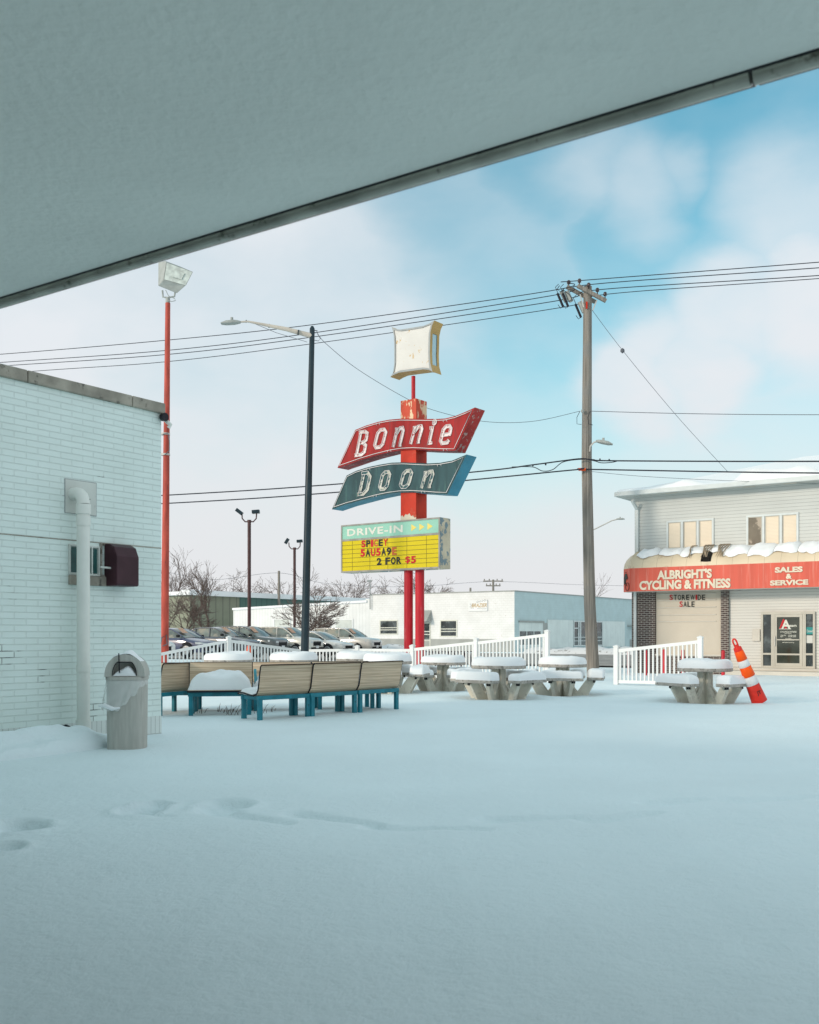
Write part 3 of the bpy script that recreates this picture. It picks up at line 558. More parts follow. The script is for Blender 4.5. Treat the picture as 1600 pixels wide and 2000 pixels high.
def big_sign():
    d = Vector((.80, -.60, 0)); n = Vector((-.60, -.80, 0)); dep = -n; Tc = Vector(((809-HU)/F*35, 35, 0))
    WP = Wall(Tc+n*.36, d, n); t = thing('drive_in_sign', 'tall roadside drive-in sign with red and teal arrow boards over yellow letterboard', 'sign', Tc)
    def poly(px): return [WP.px(u, v) for u, v in px]
    # posts
    for off in (-.24, .24):
        p = MB(); c = Tc+d*off; p.tube([c-UP*.3, c+UP*WP.z(809, 1105)], .155, 20); p.build('post', M['pipered'], t)
    for (v0, v1, m, nm) in ((778, 823, 'tower_peel', 'pylon'), (823, 1018, 'tower', 'pylon')):
        p = MB(); z1, z0 = WP.z(809, v0), WP.z(809, v1); p.frame_box(Tc-d*.33+n*.33+UP*z0, d*.66, dep*.62, UP*(z1-z0)); p.build(nm, M[m], t, bevel=.01)
    p = MB(); rows = []; zb = WP.z(809, 1018)
    pts = [(-.33, .0), (-.33, .16), (-.25, .20), (-.2, .14), (-.12, .22), (-.02, .20), (.05, .24), (.12, .15), (.2, .17), (.27, .10), (.33, .12), (.33, 0)]
    p.prism([Tc+d*x+n*.333+UP*(zb+z*1.2) for x, z in pts], n*.003); p.build('paint_patch', M['cream'], t)
    # cube
    s = 11.43; q = lambda x, y: (740+x/s, 610+y/s)
    OUT = [(285, 325), (370, 372), (480, 385), (700, 350), (1000, 300), (1120, 252), (1240, 180), (1185, 300), (1152, 450), (1140, 900), (1152, 1150), (1200, 1330), (1130, 1285), (1000, 1272), (700, 1310), (450, 1345), (330, 1398), (255, 1445), (318, 1350), (345, 1150), (345, 700), (335, 520), (310, 400)]
    out = poly([q(*p_) for p_ in OUT]); cen = sum(out, Vector())/len(out); DC = .52
    inn = [cen+(p_-cen)*.90 for p_ in out]
    # keep the inner panel away from the flared corners
    inn = [cen+(p_-cen)*(.86 if i in (0, 6, 11, 17) else .915) for i, p_ in enumerate(out)]
    cube = MB(); N_ = len(out)
    for (of, sg) in ((0, 1), (DC, -1)):
        vs = [p_+dep*of for p_ in out]+[p_+dep*of for p_ in inn]; cube.add(vs, [(i, (i+1) % N_, N_+(i+1) % N_, N_+i) for i in range(N_)])
    cb = cube.build('lantern_frame', M['sgrey'], t)
    gd = MB(); 
    for i in range(N_):
        a, b = out[i], out[(i+1) % N_]
        if i in (8, 9, 19, 20):                                  # open slots in the two sides
            for o0, o1 in ((0, .13), (DC-.13, DC)): gd.add([a+dep*o0, b+dep*o0, b+dep*o1, a+dep*o1], [(0, 1, 2, 3)])
        else: gd.add([a, b, b+dep*DC, a+dep*DC], [(0, 1, 2, 3)])
    gd.build('lantern_side', M['gold'], t)
    sp_ = MB()
    for i in (8, 9, 19, 20): a, b = out[i], out[(i+1) % N_]; ii = (cen-a).dot(d)/abs((cen-a).dot(d))*.02; sp_.add([a+dep*.13+d*ii, b+dep*.13+d*ii, b+dep*(DC-.13)+d*ii, a+dep*(DC-.13)+d*ii], [(0, 1, 2, 3)])
    sp_.build('slot_panel', M['slotblue'], t)
    pn = MB(); pn.add([p_+dep*.02 for p_ in inn], [tuple(range(N_))]); pn.add([p_+dep*(DC-.02) for p_ in inn], [tuple(range(N_))]); pn.build('lantern_panel', M['panelwhite'], t)
    p = MB(); c = Tc-d*.03; p.tube([c+UP*WP.z(809, 800), c+UP*WP.z(809, 728)], .068, 14); p.build('mast', M['pipered'], t)
    # arrow boards
    s2 = 5.333; q2 = lambda x, y: (650+x/s2, 780+y/s2)
    Bo = [(55, 715), (240, 320), (350, 275), (480, 235), (600, 212), (720, 202), (850, 203), (980, 205), (1100, 205), (1180, 200), (1280, 175), (1380, 135), (1487, 85), (1280, 535), (1180, 535), (1000, 530), (850, 522), (720, 528), (600, 548), (450, 585), (300, 630), (180, 672)]
    Do = [(-3, 1147), (150, 795), (250, 745), (380, 705), (500, 680), (620, 660), (740, 657), (870, 663), (1000, 668), (1120, 662), (1250, 638), (1400, 575), (1200, 990), (1080, 985), (950, 975), (820, 968), (700, 972), (580, 988), (450, 1015), (300, 1055), (150, 1095)]
    for nm, O_, fm, sm, lm in (('bonnie', Bo, 'bonnie', 'bonnie_side', 'letterpaint'), ('doon', Do, 'doon', 'doon_side', 'letterpaint2')):
        pp = poly([q2(*a) for a in O_]); k = MB(); nn = len(pp)
        k.add([p_+n*.03 for p_ in pp], [tuple(range(nn))]); k.add([p_+dep*.57 for p_ in pp], [tuple(range(nn))])
        k.add([p_+n*.03 for p_ in pp]+[p_+dep*.57 for p_ in pp], [(i, (i+1) % nn, nn+(i+1) % nn, nn+i) for i in range(nn)], mi=1)
        bd = k.build('arrow_board', [M[fm], M[sm]], t); bd['label'] = 'red board reading Bonnie' if nm == 'bonnie' else 'teal board reading Doon'
        # neon border following the edge
        c_ = sum(pp, Vector())/nn; ins = []
        for i in range(nn):
            a, b, c3 = pp[i-1], pp[i], pp[(i+1) % nn]; e1 = (b-a).normalized(); e2 = (c3-b).normalized(); m1 = n.cross(e1); m2 = n.cross(e2)
            bis = (m1+m2).normalized(); kk = .055/max(.35, bis.dot(m1)); 
            if bis.dot(c_-b) < 0 and i in (0, len(pp)//2+1): pass
            ins.append(b+bis*kk)
        test = (ins[5]-c_).length > (pp[5]-c_).length
        if test: ins = [2*b-i_ for b, i_ in zip(pp, ins)]
        nt_ = MB(); nt_.tube([p_+n*.055 for p_ in ins]+[ins[0]+n*.055], .011, 6)
        # electrode hooks
        for i in (3, 9, 14, 18):
            for sgn in (-.07, .07): h = ins[i % nn]+d*sgn; nt_.tube([h+n*.05, h+n*.07-UP*.04, h+n*.03-UP*.06], .008, 5)
        nt_.build('neon_border', M['neon'], bd)
        L_ = ([('B', 238, 388, 345, 598), ('o', 428, 585, 325, 520), ('n', 618, 768, 303, 508), ('n', 798, 965, 290, 475), ('i', 985, 1105, 238, 475), ('e', 1115, 1262, 287, 475)] if nm == 'bonnie' else
              [('D', 265, 420, 770, 1003), ('o', 482, 625, 762, 950), ('o', 697, 855, 750, 930), ('n', 912, 1080, 757, 935)])
        le = MB(); nu = MB()
        for ch, x0, x1, y0, y1 in L_:
            bl = WP.px(*q2(x0, y1)); br = WP.px(*q2(x1, y1)); tl = WP.px(*q2(x0, y0)); drop = tl.z-bl.z
            wd = (br-bl).dot(d); k_ = .33 if ch != 'i' else .45; sw = .105 if ch != 'i' else .10
            for si, st in enumerate(STROKES[ch]):
                cl = st[0] == st[-1]; pts = [Vector((wd*(x*(1-k_)+k_*y), drop*y)) for x, y in st]
                if cl: pts = pts[:-1]
                m_ = len(pts); lf = []; rt = []
                for i in range(m_):
                    a_ = pts[(i-1) % m_] if (cl or i) else None; c_2 = pts[(i+1) % m_] if (cl or i < m_-1) else None
                    e1 = (pts[i]-a_).normalized() if a_ is not None else None; e2 = (c_2-pts[i]).normalized() if c_2 is not None else None
                    e1 = e1 if e1 is not None else e2; e2 = e2 if e2 is not None else e1
                    n1 = Vector((-e1.y, e1.x)); n2_ = Vector((-e2.y, e2.x)); bs = (n1+n2_).normalized(); w_ = sw/2/max(.55, bs.dot(n1)); lf.append(pts[i]+bs*w_); rt.append(pts[i]-bs*w_)
                to3 = lambda p, o: bl+d*p.x+UP*p.y+n*o
                zz = .036+.003*si; r_ = range(m_ if cl else m_-1)
                for i in r_: j_ = (i+1) % m_; le.add([to3(lf[i], zz), to3(lf[j_], zz), to3(rt[j_], zz), to3(rt[i], zz)], [(0, 1, 2, 3)])
                if cl: nu.tube([to3(p, .062) for p in lf+[lf[0]]], .010, 5); nu.tube([to3(p, .062) for p in rt+[rt[0]]], .010, 5)
                else: nu.tube([to3(p, .062) for p in lf+rt[::-1]+[lf[0]]], .010, 5)
        le.build('lettering', M[lm], bd); nu.build('neon_tubing', M['neon'], bd)
    # drive-in cabinet
    def seg(u): return WP.s_(u)
    a, b = seg(667), seg(860); z1 = WP.z(764, 1018); z0 = WP.z(764, 1114.5); zm = WP.z(764, 1049)
    k = MB(); WP.box(k, a, b, z0, z1, -.60, 0.0); cab = k.build('cabinet', [M['peel']], t, bevel=.015)
    fr = MB(); WP.frame(fr, a, b, z0, z1, .055, .0, .03); WP.box(fr, a+.055, b-.055, zm-.035, zm+.035, 0, .028); fr.build('cabinet_frame', M['signframe'], t, bevel=.005)
    m1 = MB(); WP.box(m1, a+.055, b-.055, zm+.035, z1-.055, .0, .012); hp = m1.build('header_panel', M['mint'], t)
    m2 = MB(); WP.box(m2, a+.055, b-.055, z0+.055, zm-.035, .0, .012); yp = m2.build('letterboard', M['yellow'], t)
    lt = MB(); H = z1-zm; WD = b-a
    put_text(lt, 'DRIVE-IN', WP.at(a+WD*.065, zm+H*.25, .016), d*(WD*.575), UP*(H*.46), n, bold=.03, spacing=1.12); lt.build('lettering', M['offwhite'], hp)
    ar = MB()
    for i in range(3):
        x = a+WD*(.725+.078*i); ar.prism([WP.at(x, zm+H*.27, .013), WP.at(x+WD*.050, zm+H*.48, .013), WP.at(x, zm+H*.70, .013)], n*.004)
    ar.build('arrow', M['yellow2'], hp)
    tr = MB(); rows = 7; hh = (zm-.035)-(z0+.055)
    for i in range(1, rows): z = z0+.055+hh*i/rows; WP.box(tr, a+.055, b-.055, z-.005, z+.005, .012, .018)
    for fx in (.12, .305, .49, .68, .87): WP.box(tr, a+WD*fx, a+WD*fx+.008, z0+.055, zm-.035, .012, .017)
    tr.build('letter_track', M['tblack'], yp)
    def line(chars, x0, x1, f0, f1):
        n_ = sum({'I': .55, ' ': .55, '1': .6}.get(c[0], 1) for c in chars); w = (x1-x0)/n_; x = x0
        for c, mm in chars:
            ww = w*{'I': .55, ' ': .55}.get(c, 1)
            if c != ' ':
                l = MB(); put_text(l, c, WP.at(a+WD*(x+ww*.06), z0+.055+hh*f0, .022), d*(WD*ww*.86), UP*(hh*(f1-f0)), n, bold=.042 if c != '$' else .02); l.build('letter', M[mm], yp)
            x += ww
    k_, r_, f_ = 'tblack', 'tred', 'tfade'
    line([('S', r_), ('P', k_), ('I', r_), ('C', f_), ('E', k_), ('Y', r_)], .215, .495, .76, .985)
    line([('5', r_), ('A', k_), ('U', r_), ('5', r_), ('A', k_), ('9', k_), ('E', f_)], .205, .585, .45, .70)
    line([('2', k_), (' ', k_), ('F', k_), ('O', k_), ('R', k_), (' ', k_), ('$', r_), ('5', r_)], .375, .775, .15, .38)
    ic = MB()
    for x in (.02, .2, .5, .86, .99): c0 = WP.at(a+WD*x, z0, .01); ic.tube([c0, c0-UP*.10], [.012, .002], 5)
    ic.build('icicle', M['snowcap'], t)
big_sign()
# ---------------------------------------------------------------- poles and lamps
def floodlight_pole():
    b = P(321, 1275, 34); b.z = 0; t = thing('floodlight_pole', 'tall red painted steel pole with one large floodlight behind the white brick wall', 'light pole', b)
    top = P(328, 592, 34); m = MB(); m.tube([b-UP*.3, top], [.14, .082], 18); m.build('pole', M['polered'], t)
    m = MB(); c = top; m.lathe(c, [(.06, -.02), (.075, 0), (.075, .14), (.05, .18)], 12); m.tube([c+Vector((-.18, 0, .42)), c+Vector((-.16, 0, .2)), c+Vector((0, 0, .18)), c+Vector((.22, 0, .22)), c+Vector((.25, 0, .42))], .03, 8)
    m.tube([c+Vector((-.05, -.1, .40)), c+Vector((.05, -.12, .2)), c+Vector((.25, -.1, .12)), c+Vector((.28, -.1, .05)), c+Vector((.15, -.1, .02)), c+Vector((0, -.05, .08))], .012, 6); m.build('bracket', M['lamp'], t)
    h = MB(); Y = 34; f = [P(318, 511, Y), P(378, 532, Y), P(362, 560, Y), P(344, 571, Y), P(312, 560, Y), P(306, 546, Y), P(308, 513, Y)]
    # housing: glass face towards lower right / camera
    FN = Vector((.35, -.75, -.55)).normalized(); 
    face = [P(325, 512, 33.7), P(377, 531, 33.7), P(363, 558, 33.7), P(320, 546, 33.7)]
    back = [P(309, 512, 34.4), P(352, 520, 34.6), P(345, 570, 34.4), P(312, 559, 34.3)]
    mid = [P(322, 509, 34.0), P(374, 530, 34.0), P(346, 573, 33.9), P(309, 558, 33.9)]
    h.add(face+mid+back, [(0, 4, 5, 1), (1, 5, 6, 2), (2, 6, 7, 3), (3, 7, 4, 0), (4, 8, 9, 5), (5, 9, 10, 6), (6, 10, 11, 7), (7, 11, 8, 4), (8, 11, 10, 9)])
    hd = h.build('lamp_housing', M['lamp'], t, bevel=.02)
    g = MB(); cen = sum(face, Vector())/4; g.add([cen+(p-cen)*.97 for p in face], [(0, 1, 2, 3)]); g.add([cen+(p-cen)*.45+Vector((.02, -.03, 0)) for p in face], [(0, 1, 2, 3)]); g.build('lens', M['lampglass'], hd)
    for v in (848, 888):
        k = MB(); c = P(323.5, v, 34); k.lathe(c, [(.15, -.03), (.15, .03)], 16); k.build('clamp', M['alu'], t)
    k = MB(); k.tube([P(318, 848, 33.8), P(328, 846, 33.8), P(331, 860, 33.8), P(331, 880, 33.8), P(322, 889, 33.8)], .015, 6); k.tube([P(314, 1258, 33.8), P(316, 1246, 33.8), P(325, 1240, 33.8), P(327, 1258, 33.8), P(318, 1262, 33.8)], .02, 6); k.build('cable', M['thin'], t)
floodlight_pole()
def cobra(mb_h, p, dirx, L_=.75, w=.26):
    """cobra-head luminaire hanging at p, pointing along dirx"""
    dx = Vector(dirx).normalized(); sy = UP.cross(dx)
    secs = [(0, .05, .05), (.15, .10, .08), (.35, w/2, .10), (.75, w/2, .095), (1.0, w/2*.8, .03)]
    vs = []; n = 10
    for q, hw, hh in secs:
        for k in range(n):
            a = 2*math.pi*k/n; z = math.sin(a)*hh; z = z if z > 0 else z*.55; vs.append(p+dx*(q*L_)+sy*(math.cos(a)*hw)+UP*z)
    mb_h.add(vs, [(i*n+k, i*n+(k+1) % n, (i+1)*n+(k+1) % n, (i+1)*n+k) for i in range(len(secs)-1) for k in range(n)], True)
    mb_h.add(vs[:n], [tuple(range(n))]); mb_h.add(vs[-n:], [tuple(range(n))]); mb_h.lathe(p+dx*(L_*.45)+UP*.09, [(.045, 0), (.045, .09)], 8)
def street_lamp():
    Y = 33; b = P(594, 1275, Y); b.z = 0; t = thing('street_lamp', 'dark steel street lamp with pale arm reaching left above the parked cars', 'street lamp', b)
    top = P(610, 642, Y); m = MB(); m.tube([b-UP*.2, b*.5+top*.5, top, top+UP*.08], [.135, .115, .082, .04], 20); m.build('pole', M['darkpole'], t)
    m = MB(); pts = [P(609, 656, Y), P(560, 643, Y-.1), P(510, 633, Y-.2), P(485, 628, Y-.25), P(466, 629, Y-.3)]; m.tube(pts, [.085, .07, .045, .032, .028], 12); ar = m.build('arm', M['armtan'], t)
    k = MB()
    for q in ((583, 649, .08), (526, 636.5, .06), (481, 627.5, .042)): k.tube([P(q[0]-.8, q[1], Y-.1), P(q[0]+.8, q[1]+.3, Y-.1)], q[2]+.006, 12)
    k.build('strap', M['darkpole'], ar); h = MB(); cobra(h, P(470, 630, Y-.3), P(436, 632, Y-.3)-P(470, 630, Y-.3), .62, .28); h.build('lamp_head', M['lamp'], t)
    k = MB(); k.tube([P(497, 632, Y), P(540, 650, Y), P(600, 668, Y)], .008, 5); k.tube([P(612, 645, Y), P(620, 646, Y), P(618, 650, Y), P(612, 650, Y)], .015, 6); k.tube([P(612, 664, Y), P(622, 666, Y), P(626, 662, Y), P(619, 648, Y)], .01, 5); k.build('cable', M['thin'], t)
street_lamp()
def utility_pole():
    Y = 38; b = P(1157, 1305, Y); b.z = -.1; t = thing('utility_pole', 'weathered wooden utility pole carrying crossarms and cutouts beside the bike shop', 'utility pole', b)
    m = MB(); m.tube([P(1159, 1320, Y), P(1152, 1180, Y), P(1146, 900, Y), P(1148, 560, Y)], [.235, .215, .19, .155], 20); m.build('pole', M['pwood'], t)
    for nm, p, q in (('crossarm', P(1110, 560, Y-.9), P(1185, 588, Y+.7)), ('crossarm', P(1127, 555, Y-.95), P(1184, 588, Y+.2))):
        pass
    a1 = MB(); a1.bar(P(1128, 558, Y-.25), P(1184, 588, Y-.25), .11, .13); a1.build('crossarm', M['pwood'], t); a2 = MB(); a2.bar(P(1107, 560, Y+.25), P(1163, 590, Y+.25), .11, .13); a2.build('crossarm', M['pwood'], t)
    a3 = MB(); a3.bar(P(1158, 606, Y-.2), P(1166, 586, Y-.2), .03, .04); a3.bar(P(1140, 600, Y-.2), P(1133, 575, Y-.2), .03, .04); a3.build('brace', M['alu'], t)
    pr = [(0, -.16), (.02, -.16), (.02, -.06), (.07, -.05), (.055, -.02), (.08, 0), (.06, .03), (.065, .06), (.03, .09), (0.001, .1)]
    for (u, v, dy) in ((1111, 552, .25), (1132, 549, -.25), (1150, 557, -.25), (1167, 567, -.25), (1182, 575, -.25)):
        k = MB(); k.lathe(P(u, v, Y+dy), [(max(.003, r), z) for r, z in pr], 12); k.build('insulator', M['porcelain'], t)
    for (u, v) in ((1093, 585), (1103, 585), (1128, 606)):
        k = MB(); k.tube([P(u-4, v-12, Y), P(u+7, v+14, Y)], .045, 8); k.tube([P(u-3, v-12, Y-.05), P(u-8, v-24, Y-.05), P(u-2, v-30, Y)], .012, 5); k.tube([P(u+7, v+14, Y), P(u+2, v+17, Y), P(u-3, v+10, Y)], .012, 5)
        k.build('fuse_cutout', M['black'], t); k = MB(); k.tube([P(u+4, v-16, Y+.1), P(u+13, v+4, Y+.1)], .085, 10); k.build('arrester', M['lamp'], t)
    k = MB(); k.tube([P(1093, 558, Y), P(1088, 565, Y), P(1095, 570, Y), P(1104, 562, Y)], .015, 5); k.tube([P(1100, 566, Y), P(1112, 575, Y), P(1118, 585, Y), P(1108, 590, Y)], .013, 5)
    k.tube([P(1133, 803, Y), P(1127, 815, Y-.3), P(1127, 828, Y-.3), P(1136, 829, Y-.3)], .010, 5); k.tube([P(1153, 803, Y-.2), P(1148, 815, Y-.3), P(1150, 828, Y-.3), P(1158, 830, Y-.3)], .012, 5); k.build('jumper_cable', M['wire'], t)
    k = MB(); k.box(P(1146, 596, Y-.20), (.06, .03, .26)); k.build('number_tag', M['tower'], t)
    k = MB(); k.box(P(1137, 917, Y-.22), (.26, .05, .09)); k.build('cable_band', M['orange'], t)
    k = MB(); k.lathe(P(1138, 803, Y-.25), [(.04, -.06), (.07, 0), (.04, .06)], 10); k.build('service_bracket', M['lamp'], t)
    k = MB(); k.tube([P(1152, 882, Y-.2), P(1153, 872, Y-.25), P(1160, 864, Y-.3), P(1168, 862, Y-.3)], .03, 8); am = k.build('lamp_arm', M['alu'], t)
    k = MB(); cobra(k, P(1164, 862, Y-.3), Vector((1, -.1, -.22)), .62, .30); k.build('lamp_head', M['lamp'], am)
utility_pole()
def far_street_lamp():
    Y = 80; b = P(1147, 1270, Y); b.z = 0; t = thing('street_lamp', 'distant street lamp whose pale arm rises from behind the wooden pole', 'street lamp', b)
    m = MB(); m.tube([b, P(1147, 1030, Y)], [.13, .08], 12); m.build('pole', M['alu'], t); m = MB(); m.tube([P(1147, 1040, Y), P(1165, 1032, Y), P(1195, 1017, Y), P(1207, 1014, Y)], .045, 8); m.build('arm', M['alu'], t)
    m = MB(); cobra(m, P(1204, 1014, Y), Vector((1, 0, 0)), .65, .28); m.build('lamp_head', M['lamp'], t)
far_street_lamp()
def lot_lamp(u, vt, vb, Y, label, tilt):
    b = P(u, 1275, Y); b.z = 0; t = thing('car_lot_lamp', label, 'lamp post', b, 0, 'twin lamp posts of the car lot')
    top = P(u, vt, Y); m = MB(); m.tube([b, top], .12, 12, smooth=True); m.build('pole', M['brownpole'], t)
    k = 35*Y/2000/2*1.0; m = MB(); s = Y/70.0
    pts = lambda sg: [top+UP*0, top+Vector((sg*.28, 0, .0)), top+Vector((sg*.48, 0, .22)), top+Vector((sg*.50, 0, .55))]
    m.tube([top-UP*.05, top+UP*.12], .14, 10); m.tube(pts(1), .045, 8); m.tube(pts(-1), .045, 8); m.build('bracket', M['brownpole'], t)
    for sg, an in ((-1, tilt), (1, -.08)):
        R = Matrix.Rotation(an, 3, 'Y'); h = MB(); h.box(top+Vector((sg*.50-(.18 if sg < 0 else .05), 0, .68)), (.52, .42, .24), R); hh = h.build('lamp_head', M['darkpole'], t, bevel=.03)
lot_lamp(487, 1019, 1245, 70, 'taller twin-headed brown lamp post of the car lot, nearest the red pole', .65)
lot_lamp(575.5, 1072, 1250, 90, 'smaller twin-headed brown lamp post of the car lot, beside the dark street lamp', -1.0)
# ---------------------------------------------------------------- wires
def wire(label, pts, r, m='wire', name='power_line', lumps=None):
    c = [P(*p) for p in pts]; out = []
    for i in range(len(c)-1):
        p0, p1, p2, p3 = c[max(0, i-1)], c[i], c[i+1], c[min(len(c)-1, i+2)]
        for k in range(8):
            t = k/8; out.append(.5*((2*p1)+(p2-p0)*t+(2*p0-5*p1+4*p2-p3)*t*t+(3*p1-3*p2+p3-p0)*t**3))
    out.append(c[-1]); mb = MB(); mb.tube(out, r, 5)
    for q in (lumps or []): mb.lathe(P(*q[:3]), [(.01, -q[3]), (q[3]*.8, -q[3]*.4), (q[3]*.8, q[3]*.4), (.01, q[3])], 8)
    o = mb.build(name, M[m]); tag(o, label, 'cable', 'overhead wires'); return o
wire('uppermost of the overhead wires that run through the crossarms', [(-300, 712, 54), (0, 692, 48), (330, 664, 44), (620, 633, 41.5), (1075, 568, 38.3), (1111, 551, 38.2), (1132, 548, 37.8), (1600, 512, 34), (2100, 470, 30)], .016)
wire('second wire down from the crossarms, just under the uppermost', [(-300, 728, 54), (0, 708, 48), (330, 684, 44), (620, 649, 41.5), (1080, 577, 38.3), (1150, 556, 37.8), (1600, 523, 33.8), (2100, 485, 30)], .016)
wire('third wire down from the crossarms', [(-300, 735, 54), (0, 715, 48), (330, 692, 44), (620, 657, 41.5), (1085, 588, 38.3), (1167, 566, 37.8), (1600, 538, 33.6), (2100, 500, 30)], .016)
wire('lowest of the four wires from the crossarms', [(-300, 752, 54), (80, 724, 47), (330, 706, 44), (620, 670, 41.5), (1100, 600, 38.3), (1182, 575, 37.6), (1600, 544, 33.4), (2100, 506, 30)], .014)
wire('upper thick black cable that crosses behind the sign', [(-300, 1000, 54), (330, 967, 45), (640, 947, 42), (935, 921, 39.5), (1040, 908, 38.6), (1100, 900, 38.1), (1135, 896, 37.7), (1158, 898, 37.7), (1208, 900, 37.3), (1600, 901, 33.8), (2100, 895, 30)], .026, lumps=[(1066, 907, 38.4, .04), (1041, 909, 38.6, .04), (1190, 898, 37.4, .035), (1172, 897, 37.5, .035)])
wire('slack loop of black cable hung under the upper thick cable', [(1000, 912, 39), (1040, 912, 38.7), (1060, 920, 38.5), (1080, 917, 38.3), (1101, 902, 38.1), (1140, 897, 37.7), (1160, 900, 37.6), (1175, 904, 37.5), (1195, 903, 37.4), (1208, 900, 37.3)], .016)
wire('lower thick black cable that crosses behind the sign', [(-300, 1014, 54), (330, 983, 45), (640, 963, 42), (935, 936, 39.5), (1130, 917, 37.7), (1158, 917, 37.7), (1600, 924, 33.8), (2100, 922, 30)], .026)
wire('thin grey service wire drooping from the dark street lamp to the wooden pole', [(620, 652, 33), (640, 674, 33.4), (700, 722, 34.5), (790, 776, 36.4), (850, 802, 36.8), (945, 823, 37.2), (1040, 823, 37.5), (1133, 803, 37.8)], .009, 'thin')
wire('thin grey wire leaving the wooden pole towards the right edge', [(1153, 803, 37.8), (1350, 808, 35.8), (1600, 810, 33.8), (2000, 806, 30)], .012, 'thin')
wire('faint grey wire drooping towards the shop roof', [(1155, 921, 37.6), (1250, 930, 37.2), (1400, 938, 37), (1500, 941, 37), (1600, 945, 36)], .008, 'thin')
wire('guy wire with a dark insulator slanting from the pole top to the shop roof', [(1157, 606, 38), (1216, 684, 38.6), (1320, 810, 40), (1425, 925, 42)], .009, 'thin', 'guy_wire', lumps=[(1216, 685, 38.6, .10)])
wire('distant thin wire level with the far rooftops', [(330, 1118, 120), (420, 1132, 121), (545, 1119, 122), (640, 1140, 124), (800, 1146, 128), (960, 1136, 140), (1130, 1142, 140), (1300, 1146, 140)], .02, 'thin')
# ---------------------------------------------------------------- fences
def fence(label, pts, posts_tall=.08):
    c = [Vector(((u-HU)/F*Y, Y, 0)) for u, Y, z in pts]; t = thing('picket_fence', label, 'fence', c[0], 0, 'white vinyl railings round the patio')
    for (u, Y, z), p in zip(pts, c):
        m = MB(); g = gz(p.x, p.y); i = c.index(p); d = (c[min(i+1, len(c)-1)]-c[max(0, i-1)]).normalized(); n = Vector((-d.y, d.x, 0)); w = .125
        m.frame_box(p-d*w/2-n*w/2+UP*(g-.2), d*w, n*w, UP*(z+posts_tall-g+.2)); q = p+UP*(z+posts_tall)
        cp = [q+(-d-n)*.075, q+(d-n)*.075, q+(d+n)*.075, q+(n-d)*.075]; m.add(cp+[a+UP*.025 for a in cp]+[q+UP*.06], [(0, 3, 2, 1), (0, 1, 5, 4), (1, 2, 6, 5), (2, 3, 7, 6), (3, 0, 4, 7), (4, 5, 8), (5, 6, 8), (6, 7, 8), (7, 4, 8)]); m.build('post', M['vinyl'], t)
    for i in range(len(c)-1):
        a, b = c[i], c[i+1]; za, zb = pts[i][2], pts[i+1][2]; L_ = (b-a).length; d = (b-a).normalized(); g = max(.03, (gz(a.x, a.y)+gz(b.x, b.y))/2+.03)
        m = MB(); m.bar(a+d*.065+UP*(za-.03), b-d*.065+UP*(zb-.03), .05, .09); m.build('top_rail', M['vinyl'], t); m = MB(); m.bar(a+d*.065+UP*(g+.05), b-d*.065+UP*(g+.05), .05, .085); m.build('bottom_rail', M['vinyl'], t)
        n = int(L_/.118)
        for k in range(1, n):
            p = a+(b-a)*(k/n); zt = za+(zb-za)*(k/n)-.06; m = MB(); nn = Vector((-d.y, d.x, 0)); w = .04; m.frame_box(p-d*w/2-nn*w/2+UP*(g+.07), d*w, nn*w, UP*(zt-g-.07)); m.build('picket', M['vinyl'], t)
fence('white railing peaking in the middle behind the snowy benches', [(250, 31.0, .66), (447, 32.5, 1.23), (590, 34.2, .90)])
fence('low white railing running level in front of the two red sign posts', [(592, 34.3, .90), (698, 33.8, .93), (805, 33.0, .93)])
fence('white railing climbing to a tall end post beside the wooden pole', [(806, 32.95, .96), (930, 31.6, 1.18), (1069, 30.2, 1.42)])
fence('white railing section in front of the bike shop brickwork', [(1204, 29.0, .98), (1368, 27.6, 1.24)])
# bollards
for i, (u, Y, zt, lb) in enumerate([(1227.5, 36.4, .86, 'red bollard leftmost of the row in front of the shop brickwork'), (1262, 36.0, .86, 'red bollard second from the left before the shop brickwork'), (1297.5, 35.6, .90, 'thick red bollard in the middle of the row before the sale board'), (1334, 35.0, .90, 'red bollard just left of the snowy round table by the leaning marker'), (1412.6, 34.0, .89, 'red bollard standing right of the snowy table, by the narrow brick pier')]):
    p = Vector(((u-HU)/F*Y, Y, 0)); m = MB(); r = .042 if i < 2 else .06; m.lathe(p, [(r, -.2), (r, zt-.03), (r*.8, zt-.008), (r*.3, zt)], 14); o = m.build('bollard', M['pipered']); tag(o, lb, 'bollard', 'red bollards in front of the shop')
# rail of dark hooks behind the middle fence
def cart_rack():
    t = thing('bike_rack', 'dark slanting metal rack behind the white railing near the red sign posts', 'rack', P(908, 1285, 36)); m = MB()
    for i in range(11): u = 826+i*10; m.tube([P(u, 1273, 36), P(u+3, 1283, 36), P(u+5, 1302, 36)], .028, 6)
    m.tube([P(822, 1273, 36.1), P(930, 1273, 36.1)], .02, 6); m.build('rail', M['maroon'], t)
cart_rack()
